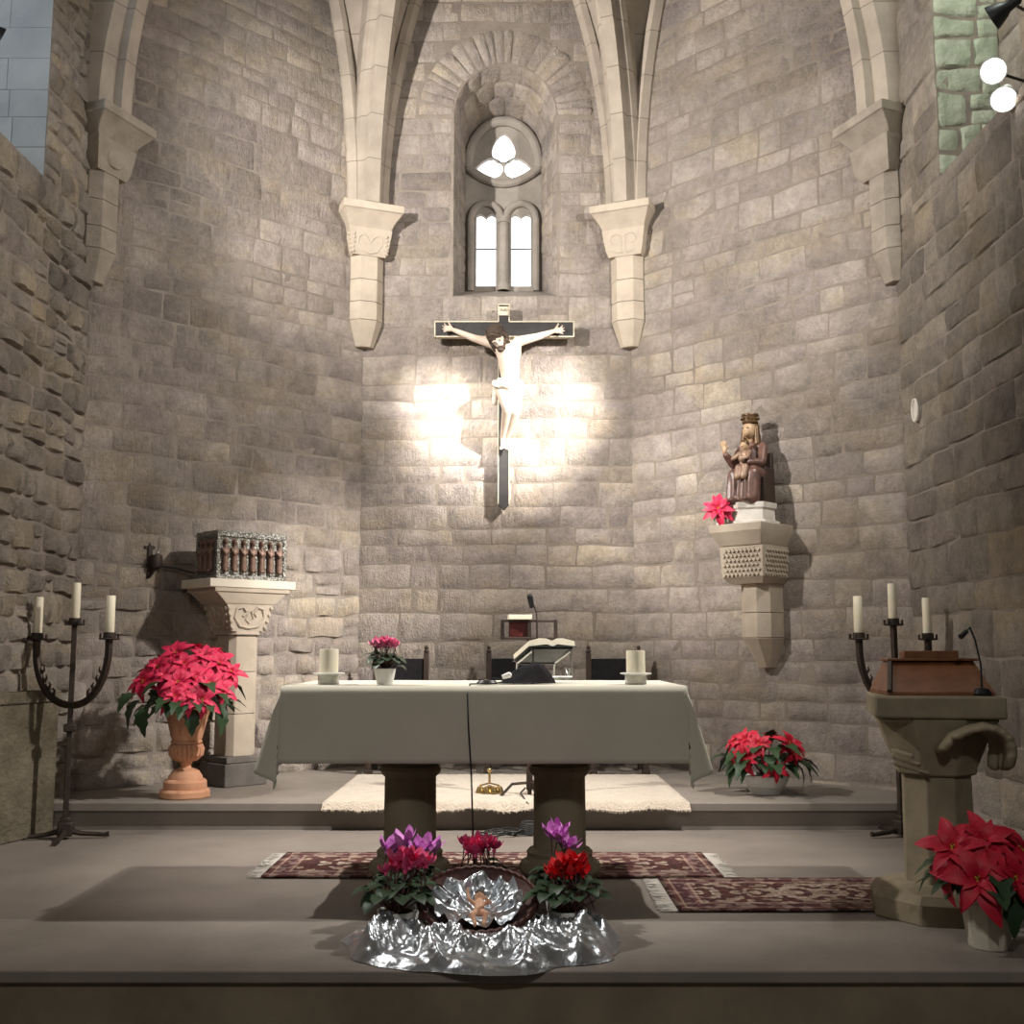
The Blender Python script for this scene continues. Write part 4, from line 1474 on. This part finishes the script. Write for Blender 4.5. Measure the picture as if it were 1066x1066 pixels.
# cable over the front edge and its coil on the floor
mb = MB()
px, pz = at(487, 717, YF).x, ZA
yf = YF - .045
pts = [(p.x - .03, p.y - .04, ZC + .005), (px + .01, YF + .02, ZC + .006), (px, yf + .012, ZA - .03), (px + .006, yf - .01, .85), (px + .02, yf - .012, .64), (px + .03, yf, .35), (px + .035, yf, .08), (px + .05, yf + .05, .008), (px + .12, yf + .6, .008), (px + .02, 6.6, .008), (px + .12, 7.3, .010)]
mb.tube(pts, .0045, 6)
for k in range(5):
    c = V((.03 + .02 * k, 7.42, .012 + .007 * k))
    mb.tube([c + V(((.13 - .008 * k) * math.cos(2 * PI * i / 24 + k), .06 * math.sin(2 * PI * i / 24 + k), .006 * math.sin(i))) for i in range(25)], .005, 5)
tag(mb.build('cable', M_cable), 'thin dark cable hanging down the altar cloth to a coil on the floor', 'cable')
mb = MB()
c0 = V((.26, 7.48, .01))
for k in range(6):
    mb.tube([c0 + V(((.085 - .006 * k) * math.cos(2 * PI * i / 24), .07 * math.sin(2 * PI * i / 24), .012 * k + .004)) for i in range(25)], .008, 6)
mb.tube([c0 + V((.05, .0, .06)), c0 + V((.06, .12, .10)), (.24, 7.63, .186), (.20, 7.9, .215), (.235, 8.05, .23)], .006, 6)
tag(mb.build('cable_coil', M_cable), 'heap of dark cable on the floor against the dais step', 'cable')

# ------------------------------------------------------------------ chairs behind the altar
def chair(x, y, w, label):
    t = thing('armchair', label, 'chair', (x, y, .18), 0, 'dark wooden armchairs behind the altar')
    for s in (-1, 1):
        mb = MB(); mb.box((s * w / 2, .20, .50), (.045, .05, 1.0)); mb.lathe([(.018, 1.0), (.026, 1.015), (.012, 1.03), (.02, 1.05), (.004, 1.065)], (s * w / 2, .2, 0), 10)
        mb.build('leg', M_dwood, t, bevel=.004)
        mb = MB(); mb.box((s * w / 2, -.22, .33), (.045, .045, .66)); mb.box((s * w / 2, -.22, .02), (.07, .07, .04))
        mb.build('leg', M_dwood, t, bevel=.004)
        mb = MB(); mb.box((s * w / 2, -.02, .675), (.055, .50, .035)); mb.build('armrest', M_dwood, t, bevel=.006)
    mb = MB(); mb.box((0, -.01, .45), (w, .44, .05)); mb.build('seat', M_blackcloth, t, bevel=.012)
    mb = MB(); mb.box((0, .205, .82), (w - .03, .03, .26)); mb.build('backrest', M_blackcloth, t, bevel=.006)
    mb = MB()
    mb.box((0, -.22, .12), (w, .03, .035)); mb.box((0, .2, .2), (w, .03, .035))
    for s in (-1, 1): mb.box((s * w / 2, 0, .12), (.03, .42, .035))
    mb.build('stretcher', M_dwood, t)


chair(-.83, 9.56, .44, 'low-backed dark armchair behind the pink cyclamen on the altar')
chair(.17, 9.66, .47, 'middle dark armchair behind the altar, behind the open book')
chair(1.03, 9.56, .44, 'dark armchair behind the right pillar candle of the altar')

# lectern stand behind the altar
LY = 7.95
lx = at(551, 655, LY).x
ls = thing('reading_stand', 'slim wooden reading stand with an open frame desk behind the altar', 'stand', (lx, LY, .18))
zf0, zf1 = at(551, 664.5, LY).z - .18, at(551, 646.5, LY).z - .18
wl = at(523, 655, LY).x - lx; wr = at(578.5, 655, LY).x - lx
mb = MB()
mb.tube([(0, 0, .02), (0, 0, zf0)], .016, 10)
mb.build('pole', M_dwood, ls)
mb = MB()
zm = (zf0 + zf1) / 2
for x in (wl, wr): mb.box((x, 0, zm), (.026, .03, zf1 - zf0 + .02))
for z in (zf0, zf1): mb.box(((wl + wr) / 2, 0, z), (wr - wl, .03, .016))
mb.box((.0, 0, zm), (.03, .025, zf1 - zf0))
mb.build('frame', M_dwood, ls, bevel=.003)
mb = MB()
for a in (200, 320, 80):
    mb.tube([(0, 0, .10), (.13 * math.cos(R(a)), .13 * math.sin(R(a)), .095), (.22 * math.cos(R(a)), .22 * math.sin(R(a)), .012)], .010, 8)
mb.tube([(0, 0, .05), (0, 0, .2)], .024, 10)
mb.build('tripod_foot', M_iron, ls)
mb = MB(); mb.box((lx + wl * .36, LY + .03, .18 + zm + .004), (.155, .035, zf1 - zf0 - .012)); 
tag(mb.build('red_book', M_bookred, bevel=.003), 'red bound book standing in the reading stand frame', 'book')
mb = MB(); mb.box((lx + wl * .36 - .0, LY, .18 + zf1 + .026), (.165, .14, .034), rz=R(4))
tag(mb.build('cream_book', M_paper, bevel=.003), 'flat cream-coloured book lying on top of the reading stand frame', 'book')
gm = thing('gooseneck_microphone', 'gooseneck microphone rising from the reading stand behind the altar', 'microphone', (lx + .055, LY - .02, .18 + zf0 - .12))
z1 = at(548, 630, LY).z - (.18 + zf0 - .12)
mb = MB(); mb.tube([(0, 0, 0), (0, 0, z1 - .13), (-.004, 0, z1 - .05), (-.025, 0, z1), (-.035, 0, z1 - .002)], .0055, 8); mb.build('gooseneck', M_iron, gm)
mb = MB(); mb.tube([(-.035, 0, z1 - .02), (-.05, -.01, z1 + .06)], [.018, .022], 12); mb.ball((-.05, -.01, z1 + .06), .022); mb.build('head', M_black, gm)

# altar bells
bp = V((-.02, 8.02, .203))
bb = thing('altar_bells', 'cluster of small gold altar bells standing on the cream rug', 'bells', bp)
for x, y in ((-.065, -.02), (-.022, -.045), (.03, -.04), (.07, -.01), (0, .03)):
    mb = MB(); mb.lathe([(.03, 0), (.033, .004), (.028, .02), (.02, .04), (.006, .048)], (x, y, 0), 14); mb.build('bell', M_gold, bb)
mb = MB(); mb.tube([(-.07, -.015, .05), (0, 0, .065), (.07, -.01, .05)], .006, 6); mb.tube([(0, 0, .06), (0, 0, .15)], .009, 8); mb.ball((0, 0, .155), .016, 10, 6); mb.build('handle', M_gold, bb)

# ------------------------------------------------------------------ rugs
def rug(name, label, cx_, cy_, w, d, rz, mat, fr, z=.004):
    t = thing(name, label, 'rug', (cx_, cy_, z), rz, 'patterned carpets on the floor')
    mb = MB()
    mb.grid(lambda u, v: V(((u - .5) * w, (v - .5) * d, .008 + .003 * noise.noise(V((u * 9, v * 4, cx_))))), 40, 14)
    mb.build('pile', mat, t, solid=.008)
    rnd = random.Random(3)
    for s in fr:
        mb = MB()
        n = int(d / .009)
        for i in range(n):
            y = -d / 2 + d * (i + .5) / n
            x = s * w / 2
            L = .085 * rnd.uniform(.8, 1.1)
            dy = rnd.uniform(-.012, .012)
            mb.box((x + s * L / 2, y + dy / 2, .004), (L, .0055, .004), rz=dy / L * s)
        mb.build('fringe', M_plinth, t)


rug('patterned_rug', 'long dark red patterned carpet with fringes behind the altar columns', .035, 6.41, 2.46, .70, 0, rug_mat('carpet long', 1.23, .35, 0), (-1, 1))
rug('patterned_rug', 'dark red patterned carpet in front of the ambo with one fringed end showing', 1.92, 5.66, 2.02, .72, R(0), rug_mat('carpet side', 1.01, .36, 3), (-1,))
# cream shaggy rug on the dais
mb = MB()
rx0, rx1, ry0, ry1 = -1.14, 1.34, 7.60, 9.25
rn = random.Random(4)


def shag(u, v):
    x = rx0 + (rx1 - rx0) * u; y = ry0 + (ry1 - ry0) * v
    e = min(u * (rx1 - rx0), (1 - u) * (rx1 - rx0), v * (ry1 - ry0), (1 - v) * (ry1 - ry0))
    z = .182 + .016 * sstep(e / .03) + .005 * noise.noise(V((x * 30, y * 30, 0))) + .004 * noise.noise(V((x * 9, y * 9, 1)))
    if v < .5 and e < .06: y -= .02 * noise.noise(V((x * 4, 0, 0))) + .006 * noise.noise(V((x * 40, 0, 5)))
    if y < 7.645: z -= max(0, (7.645 - y)) * .9
    return V((x, y, z))


mb.grid(shag, 150, 90)
sh = mb.build('shaggy_rug', M_cream, angle=80)
tag(sh, 'large cream shaggy rug on the dais behind the altar', 'rug')
mb = MB()
for i in range(900):
    x = rx0 + (rx1 - rx0) * rn.random()
    p = shag((x - rx0) / (rx1 - rx0), .004)
    d = V((rn.uniform(-.4, .4), -1, rn.uniform(-.9, .2)))
    leaf(mb, p + V((0, 0, -.002)), d, (0, 0, 1), rn.uniform(.012, .028), .005, .5, 'petal', n=2)
mb.build('tufts', M_cream, sh)


# ------------------------------------------------------------------ candelabra
def candelabrum(loc, arm_l, arm_r, label, cl, flip=1):
    t = thing('candelabrum', label, 'candelabrum', loc, 0, 'wrought iron candelabra')
    zc_, zk, zu, zcup = 1.36, .70, .845, 1.265
    mb = MB()
    mb.box((0, 0, .705), (.034, .034, 1.32), rz=R(20))
    mb.build('pole', M_iron, t, bevel=.004)
    mb = MB(); mb.box((0, 0, .06), (.09, .09, .09), rz=R(20)); mb.box((0, 0, .115), (.06, .06, .04), rz=R(20))
    mb.build('hub', M_iron, t, bevel=.008)
    mb = MB(); mb.box((0, 0, zk), (.075, .075, .05), rz=R(20))
    mb.build('collar', M_iron, t, bevel=.008)
    for a in (12, 102, 192, 282):
        L = .27 if a != 192 else .22
        mb = MB()
        c, s = math.cos(R(a)), math.sin(R(a))
        mb.tube([(.02 * c, .02 * s, .05), (.1 * c, .1 * s, .03), (L * .9 * c, L * .9 * s, .018), (L * c, L * s, .022)], [.02, .016, .013, .018], 8)
        mb.build('foot', M_iron, t)
    for d in (arm_l, arm_r):
        d = V((d[0], d[1], 0)); r = d.length
        mb = MB()
        pts = []
        for i in range(17):
            a = PI / 2 * i / 16
            k = math.sin(a) ** .9
            z = zu + (zcup - .05 - zu) * (1 - math.cos(a)) ** 1.0
            pts.append(d * k + V((0, 0, z)))
        pts.append(d + V((0, 0, zcup)))
        mb.tube(pts, .024, 8)
        for i in (5, 7, 9, 11):
            q = pts[i]; tg = (pts[i + 1] - pts[i - 1]).normalized()
            up = V((0, 0, 1)) - tg * tg.z
            inn = (up.normalized() - d.normalized() * .0)
            inn = V((-tg.z * d.x / r, -tg.z * d.y / r, math.hypot(tg.x, tg.y)))
            mb.tube([q + inn * .015, q + inn * .05 + tg * .015, q + inn * .055 + tg * .04], [.012, .008, .003], 6)
        mb.build('arm', M_iron, t)
    for d, z in (((0, 0), zc_), (arm_l, zcup), (arm_r, zcup)):
        mb = MB()
        mb.lathe([(.02, 0), (.062, .004), (.066, .010), (.062, .014), (.04, .012), (.038, .05), (.034, .05), (.033, .014)], (d[0], d[1], z), 16)
        for i in range(8):
            a = 2 * PI * i / 8
            mb.box((d[0] + .06 * math.cos(a), d[1] + .06 * math.sin(a), z + .026), (.006, .018, .03), rz=a)
        mb.build('candle_cup', M_iron, t)
        nm = cl[0 if d == (0, 0) else (1 if d == arm_l else 2)]
        h = .27 if d == (0, 0) else .275
        c = thing('candle', nm, 'candle', V(loc) + V((d[0], d[1], z + .0125)), 0, 'candelabrum candles')
        mb = MB(); mb.lathe([(.027, 0), (.029, .003), (.028, h - .005), (.025, h), (.006, h - .004)], seg=18); mb.build('wax', M_wax, c)
        mb = MB(); mb.tube([(0, 0, h - .01), (0, .001, h + .012)], .002, 5); mb.build('wick', M_wick, c)


zr = 0
candelabrum((-2.735, 7.30, .004), (-.285, .10), (.275, -.12), 'black wrought iron three-branched candelabrum beside the stone ledge and urn',
            ['tall cream candle on the central stem of the candelabrum near the urn', 'cream candle on the arm above the stone ledge', 'cream candle on the candelabrum arm nearest the urn'])
candelabrum((2.675, 7.38, .004), (-.27, -.12), (.27, .12), 'black wrought iron candelabrum half hidden behind the stone ambo',
            ['tall cream candle on the central stem of the candelabrum behind the ambo', 'cream candle on the arm left of the ambo', 'cream candle showing just above the wooden book rest'])

# ------------------------------------------------------------------ ambo
AM = V((2.13, 5.30, 0))
am = thing('stone_ambo', 'weathered stone ambo column with a carved capital at right', 'ambo', AM, R(-14))
mb = MB()
o8 = lambda r: [(r * math.cos(R(22.5 + 45 * i)), r * math.sin(R(22.5 + 45 * i))) for i in range(8)]
mb.loft([ring(o8(.33), 0), ring(o8(.33), .09), ring(o8(.30), .125), ring(o8(.21), .15)])
mb.build('base', M_altar, am, angle=20, bevel=.008)
mb = MB(); mb.loft([ring(o8(.165), .14), ring(o8(.16), .66)]); mb.build('shaft', M_altar, am, angle=20, bevel=.006)
zc1 = 1.0
mb = MB()
mb.loft([ring(o8(.185), .635), ring(o8(.19), .67), ring(sq(.22, .22), .75)[:0] or ring(o8(.23), .76), ring(o8(.285), .90)])
mb.build('capital', M_altar, am, angle=25, bevel=.01)
mb = MB(); mb.box((0, 0, .95), (.56, .56, .10)); mb.box((0, 0, .905), (.50, .50, .05)); mb.build('abacus', M_altar, am, bevel=.012)
pr = []
rim = [(.0, .765), (.045, .825), (.11, .855), (.175, .87), (.235, .855), (.27, .82), (.275, .76), (.262, .70)]
for i in range(len(rim) - 1):
    (x0_, z0_), (x1_, z1_) = rim[i], rim[i + 1]
    d0 = .335 if i > 0 else .29
    for q in range(3):
        t_ = (q + .5) / 3
        pr.append(('e', (x0_ + (x1_ - x0_) * t_, -d0 - .012 * math.sin(i * 2.3 + q * 1.9), z0_ + (z1_ - z0_) * t_), (.026, .05, .018)))
    pr.append(('c', (x0_, -d0 + .05, z0_), .022, (x1_, -.29, z1_), .022))
    pr.append(('c', (x0_, -.22, z0_), .028, (x1_, -.22, z1_), .028))
    pr.append(('c', (x0_ * .9, -.15, z0_), .035, (x1_ * .9, -.15, z1_), .035))
pr += [('c', (-.19, -.17, .69), .014, (-.05, -.215, .655), .012), ('c', (-.2, -.17, .725), .013, (-.09, -.22, .695), .011), ('c', (-.2, -.17, .75), .012, (-.12, -.22, .73), .010)]
blob('relief', pr, M_altar, .009, 2, am)

wr_ = thing('wooden_book_rest', 'sloping red-brown wooden book rest on top of the stone ambo', 'book rest', AM + V((-.01, 0, 1.0)), R(-6))
mb = MB()
w0, w1 = .235, .175
F0, F1, h = -.20, .03, .155
pts = [(-w0, F0, .015), (w0, F0, .015), (w0, .2, .015), (-w0, .2, .015), (-w1, F1, h), (w1 + .04, F1, h), (w1 + .04, .16, h), (-w1, .16, h)]
mb.add([V(q) for q in pts], [(0, 3, 2, 1), (4, 5, 6, 7), (0, 1, 5, 4), (1, 2, 6, 5), (2, 3, 7, 6), (3, 0, 4, 7)])
mb.build('body', M_wood, wr_, bevel=.004)
mb = MB(); mb.box((0, 0, .0075), (.47, .40, .015)); mb.build('bottom_board', M_wood, wr_, bevel=.002)
mb = MB(); mb.box((.02, .08, h + .006), (.42, .16, .012)); mb.box((.02, .07, h + .03), (.25, .10, .036)); mb.build('top_ledge', M_wood, wr_, bevel=.003)
mb = MB(); mb.tube([(-w0 + .005, F0 - .004, .018), (-w1 + .003, F1 - .006, h + .003)], .013, 6); mb.build('edge_moulding', M_dwood, wr_)
gp = AM + V((.15, -.21, 1.001))
gm = thing('gooseneck_microphone', 'thin dark gooseneck microphone standing on the stone ambo', 'microphone', gp)
mb = MB(); mb.lathe([(.04, 0), (.042, .01), (.03, .03), (.012, .036)], seg=16); mb.build('base', M_black, gm)
mb = MB(); mb.tube([(0, 0, .03), (0, 0, .14), (-.02, .0, .25), (-.05, -.02, .31), (-.075, -.04, .29)], .0045, 8); mb.build('gooseneck', M_black, gm)
mb = MB(); mb.tube([(-.075, -.04, .29), (-.11, -.06, .265)], [.011, .013], 10); mb.build('head', M_black, gm)

# oval plaque on the right wall
pq = at(957, 427, 7.87)
mb = MB()
mb.tube([(3.068, pq.y + .055 * math.cos(2 * PI * i / 24), pq.z + .08 * math.sin(2 * PI * i / 24)) for i in range(25)], .010, 6)
mb.lathe([(.05, 0), (.05, .012)], seg=20)
o = MB()
o.tube([(3.066, pq.y + .055 * math.cos(2 * PI * i / 24), pq.z + .08 * math.sin(2 * PI * i / 24)) for i in range(25)], .010, 6)
o.loft([[V((x, pq.y + .055 * math.cos(2 * PI * i / 20), pq.z + .08 * math.sin(2 * PI * i / 20))) for i in range(20)] for x in (3.11, 3.07)])
tag(o.build('wall_plaque', M_plinth), 'small pale oval plaque fixed high on the right side wall', 'plaque')

# ------------------------------------------------------------------ flower arrangement before the altar
SC0 = V((.025, 4.74, .003))


frn = random.Random(12)
FOLDS = []
for k in range(46):
    a = frn.uniform(-PI * 1.02, PI * .02) if k < 36 else frn.uniform(0, 2 * PI)
    rr_ = frn.uniform(.35, .98)
    c_ = (.52 * rr_ * math.cos(a), .38 * rr_ * math.sin(a))
    dr = a + PI / 2 + frn.uniform(-1.1, 1.1)
    ln = frn.uniform(.14, .32); bend = frn.uniform(-2.2, 2.2)
    pts_ = []
    x_, y_ = c_[0] - math.cos(dr) * ln / 2, c_[1] - math.sin(dr) * ln / 2 * .8
    for q in range(9):
        pts_.append((x_, y_))
        dd = dr + bend * (q / 8 - .5)
        x_ += math.cos(dd) * ln / 8; y_ += math.sin(dd) * ln / 8 * .85
    FOLDS.append((pts_, frn.uniform(.05, .105), frn.uniform(.026, .05)))


def lame(u, v):
    th = 2 * PI * u
    r = v
    c, sn = math.cos(th), math.sin(th)
    n1 = noise.noise(V((c * 1.8, sn * 1.8, 7)))
    n2 = noise.noise(V((c * 4.5, sn * 4.5, 2)))
    ax = .56 * (1 + .12 * n1 + .09 * n2); ay = (.44 if sn < 0 else .36) * (1 + .10 * n1 + .06 * n2)
    x, y = ax * r * c, ay * r * sn
    h = .012; hs = 0
    for pts_, H_, W_ in FOLDS:
        dx, dy = x - pts_[4][0], y - pts_[4][1]
        if dx * dx + dy * dy > .1: continue
        best = 9; bt = 0
        for q, (px_, py_) in enumerate(pts_):
            d2 = (x - px_) ** 2 + (y - py_) ** 2
            if d2 < best: best = d2; bt = q
        d_ = math.sqrt(best) / W_
        k = H_ * math.exp(-d_ ** 1.6) * (1 - .5 * abs(bt / 4 - 1))
        h = max(h, k); hs += k
    wx = x + .05 * noise.noise(V((x * 7, y * 7, 1))); wy = y + .05 * noise.noise(V((x * 7, y * 7, 5)))
    h = .025 + .8 * h + .10 * hs + .010 * max(0, 1 - abs(noise.noise(V((wx * 13, wy * 15, 9)))) * 2.5) + .012 * noise.noise(V((x * 6, y * 6, 0)))
    mid = max(0, 1 - ((x + .02) / .25) ** 2) * max(0, 1 - ((y - .08) / .24) ** 2)
    env = (1 - r ** 14)
    h = h * env * (1 - .72 * mid)
    h += .035 * env * max(0, 1 - ((abs(x) - .40) / .16) ** 2) * max(0, 1 - ((y + .05) / .3) ** 2)
    return SC0 + V((x, y, max(.002, h)))


mb = MB(); mb.grid(lame, 260, 80)
tag(mb.build('silver_cloth', M_silver, angle=80), 'crumpled silver lame cloth spread on the step around the flowers', 'cloth')

BK = V((-.005, 4.89, .085))
Rb = Matrix.Rotation(R(27), 4, 'X')
bkt = thing('wicker_basket', 'shallow oval dark wicker basket tilted up among the cyclamens', 'basket', BK)
mb = MB(); mb.xf = Rb
prof = [(.13, 0), (.19, .015), (.245, .075), (.255, .08), (.245, .085), (.185, .03), (.11, .015)]
mb.lathe(prof, seg=40, sy=.82)
mb.build('bowl', M_wicker, bkt)
mb = MB(); mb.xf = Rb
for q in range(2):
    mb.tube([(.252 * math.cos(a), .206 * math.sin(a), .082 + .007 * math.sin(20 * a + q * PI)) for a in [2 * PI * i / 80 for i in range(81)]], .009, 6)
mb.build('rim', M_wicker, bkt)


def lining(u, v):
    th = 2 * PI * u; r = v
    k = 1 + .10 * noise.noise(V((math.cos(th) * 2.5, math.sin(th) * 2.5, 1)))
    x, y = .195 * r * k * math.cos(th), .155 * r * k * math.sin(th) - .016
    f = 1 - abs(math.sin(th * 5.5 + 2 * noise.noise(V((x * 9, y * 9, 0)))))
    return BK + Rb @ V((x, y, .035 + .045 * r * r + .045 * f * r + .016 * noise.noise(V((x * 30, y * 30, 0)))))


mb = MB(); mb.grid(lining, 110, 24)
tag(mb.build('silver_cloth', M_silver, angle=80), 'piece of silver lame cloth lining the wicker basket', 'cloth')
bo = V(BK + Rb @ V((.008, -.075, .062)))
bf = thing('baby_figurine', 'small pink doll-like baby figurine lying in the silver-lined basket', 'figurine', bo)
Mr = Rb.to_3x3()
g = lambda x, y, z: Mr @ V((x, y, z))
bp_ = [('c', g(0, -.01, .03), .024, g(.0, .03, .033), .022), ('e', g(0, .065, .042), (.022, .022, .023)), ('c', g(-.012, -.02, .03), .015, g(-.028, -.05, .045), .012), ('c', g(-.028, -.05, .045), .012, g(-.015, -.085, .03), .009),
       ('c', g(.012, -.02, .03), .015, g(.03, -.048, .05), .012), ('c', g(.03, -.048, .05), .012, g(.022, -.085, .032), .009),
       ('c', g(-.022, .03, .035), .010, g(-.045, .035, .055), .008), ('c', g(-.045, .035, .055), .008, g(-.05, .065, .07), .006), ('c', g(.022, .03, .035), .010, g(.045, .02, .05), .008), ('c', g(.045, .02, .05), .008, g(.03, .01, .075), .006),
       ('e', g(-.05, .07, .074), (.008, .006, .009)), ('e', g(.028, .01, .08), (.008, .006, .009)), ('e', g(0, .06, .065), (.004, .004, .005)), ('e', g(-.015, -.095, .034), (.009, .01, .012)), ('e', g(.022, -.095, .036), (.009, .01, .012))]
blob('body', bp_, M_babyskin, .0032, 2, bf)
mb = MB(); mb.ball(g(0, .072, .044), (.023, .022, .022), 12, 8); mb.build('hair', M_hair, bf)
for s in (-1, 1):
    mb = MB(); mb.ball(g(s * .008, .064, .0625), .0025, 6, 4); mb.build('eye', M_black, bf)

GC = 'cyclamens'
cyclamen(V((-.345, 4.82, .012)), 'magenta-pink cyclamen in a pale pot at the left of the silver cloth', M_magenta, 14, (.10, .05, .03), .285, (.085, .11), .17, 21, .17, GC, fs=1.1, fc=(.04, 0))
cyclamen(V((-.335, 5.06, .004)), 'purple cyclamen standing behind the magenta-pink one', M_purp, 9, (.13, .05, .03), .325, (.075, .12), .13, 22, .19, GC, fs=1.25, fc=(.04, 0))
cyclamen(V((-.015, 5.20, .004)), 'magenta cyclamen standing behind the wicker basket', M_magenta, 15, (.075, .05, .03), .30, (.075, .11), .15, 23, .17, GC, fs=1.05)
cyclamen(V((.375, 4.84, .012)), 'scarlet cyclamen at the right of the wicker basket', M_scar, 20, (.08, .06, .03), .265, (.085, .11), .17, 24, .17, GC, fs=1.1)
cyclamen(V((.36, 5.10, .004)), 'purple cyclamen rising behind the scarlet one', M_purp, 7, (.055, .05, .05), .36, (.075, .12), .12, 25, .19, GC, fs=1.25, fc=(.0, -.02))

# ------------------------------------------------------------------ lamps
def aim(frm, to):
    return (V(to) - V(frm)).to_track_quat('-Z', 'Y').to_euler()


def spot(name, p, to, W, size, blend, col=(1, .90, .76), rad=.06):
    l = bpy.data.lights.new(name, 'SPOT')
    l.energy = W; l.spot_size = R(size); l.spot_blend = blend; l.color = col; l.shadow_soft_size = rad
    o = bpy.data.objects.new(name, l); COL.objects.link(o)
    o.location = p; o.rotation_euler = aim(p, to)
    return o


def fixture(p, to, wall, label, body_mat, r=.075):
    """spotlight head with an arm back to the wall"""
    p = V(p); d = (V(to) - p).normalized()
    t = thing('spotlight', label, 'spotlight', p, 0, 'spotlights in the high side openings')
    q = d.to_track_quat('Z', 'Y').to_matrix().to_4x4()
    mb = MB(); mb.xf = q
    mb.lathe([(.025, -.17), (.034, -.16), (.036, -.09), (.05, -.07), (r, -.005), (r + .004, .012), (r - .004, .012), (r - .006, -.004), (.02, -.06)], seg=24, cap=False)
    mb.lathe([(.001, -.172), (.026, -.17)], seg=24)
    mb.build('housing', body_mat, t)
    mb = MB(); mb.xf = q
    mb.lathe([(.001, -.004), (r * .6, -.006), (r - .008, -.012)], seg=24, cap=False)
    mb.build('lens', M_lens, t)
    mb = MB()
    b = q @ V((0, 0, -.12))
    w = V(wall) - p
    mb.tube([b, b.lerp(w, .5) + V((0, 0, .0)), w], .009, 8)
    mb.lathe([(.035, -.01), (.035, .01)], w, 14)
    mb.build('arm', M_iron, t)
    return p + d * .06


PR = [at(1034, 74, 6.25), at(1045, 103, 6.15), at(1034, 18, 6.3)]
PL = [at(-3, 40, 6.3), V((-3.2, 6.3, 5.25)), V((-3.2, 6.2, 4.9))]
CRX = V((0, 10.0, 3.3)); MAD = V((1.75, 9.3, 2.4)); CH = V((-1.75, 9.3, 1.55))
tR = [V((1.0, 0, 2.9)), CH, V((-.1, 9.9, 4.2))]
jobs = [
    (PR[0], V((.6, .5, 1.6)), (3.55, 6.5, PR[0].z), 'lit spotlight shining straight out, middle of the three on the right', M_whitelamp),
    (PR[1], V((.4, 2.5, .3)), (3.55, 6.45, PR[1].z + .1), 'white-bodied lit spotlight, lowest of the three on the right', M_whitelamp),
    (PR[2], V((-.6, 9.6, 3.0)), (3.55, 6.55, PR[2].z + .1), 'black spotlight turned to the crucifix, topmost of the three on the right', M_black),
    (PL[0], V((.6, 9.8, 3.0)), (-3.98, 6.5, PL[0].z), 'spotlight at the left edge in the bluish high opening', M_black),
]
for p, to, w, lb, m in jobs:
    fixture(p, to, w, lb, m)
WARM = (1, .955, .895)
K = 1.0
# beams
spot('beam_right_crucifix', V((2.95, 6.6, 5.05)), V((.20, 10, 3.27)), 6200 * K, 21, 1, WARM, .03)
spot('beam_left_crucifix', V((-2.95, 6.6, 5.05)), V((-.42, 10, 3.38)), 3300 * K, 15, 1, WARM, .03)
spot('beam_right_chest', V((2.95, 6.4, 4.95)), V((-1.42, 9.5, 1.45)), 2700 * K, 28, 1, WARM, .03)
spot('beam_left_statue', V((-2.95, 6.4, 4.95)), V((1.45, 9.5, 2.45)), 1700 * K, 24, 1, WARM, .03)
spot('wash_right', V((2.95, 6.2, 5.1)), V((-1.6, 9.2, 3.0)), 800 * K, 115, 1, WARM, .05)
spot('wash_left', V((-2.95, 6.2, 5.1)), V((1.6, 9.5, 5.5)), 1900 * K, 100, 1, WARM, .05)
spot('flood_right', V((2.95, 6.1, 4.9)), V((-.1, 7.0, .5)), 1300 * K, 62, 1, WARM, .05)
spot('flood_left', V((-2.95, 6.1, 4.9)), V((.1, 7.0, .5)), 1300 * K, 62, 1, WARM, .05)
spot('nave_lamp', V((.2, -1.5, 4.6)), V((0, 8, 2.2)), 360 * K, 92, .8, WARM, .2)


def area(name, p, to, W, sx, sy, col):
    l = bpy.data.lights.new(name, 'AREA'); l.shape = 'RECTANGLE'; l.size = sx; l.size_y = sy; l.energy = W; l.color = col
    o = bpy.data.objects.new(name, l); COL.objects.link(o); o.location = p; o.rotation_euler = aim(p, to)


area('daylight_left', V((-3.6, 5.2, 5.7)), V((-3.55, 7.3, 5.5)), 22, .5, 1.0, (.72, .86, 1.0))
area('daylight_right', V((3.2, 5.9, 6.4)), V((3.4, 7.3, 5.0)), 26, .3, .6, (.92, 1.0, .90))
w = bpy.data.worlds.new('dim nave'); SC.world = w; w.use_nodes = True
w.node_tree.nodes['Background'].inputs[0].default_value = (1, .92, .8, 1)
w.node_tree.nodes['Background'].inputs[1].default_value = .13

SC.view_settings.view_transform = 'Standard'
SC.view_settings.look = 'None'
SC.view_settings.exposure = 0
SC.view_settings.gamma = 1
SC.view_settings.use_curve_mapping = False
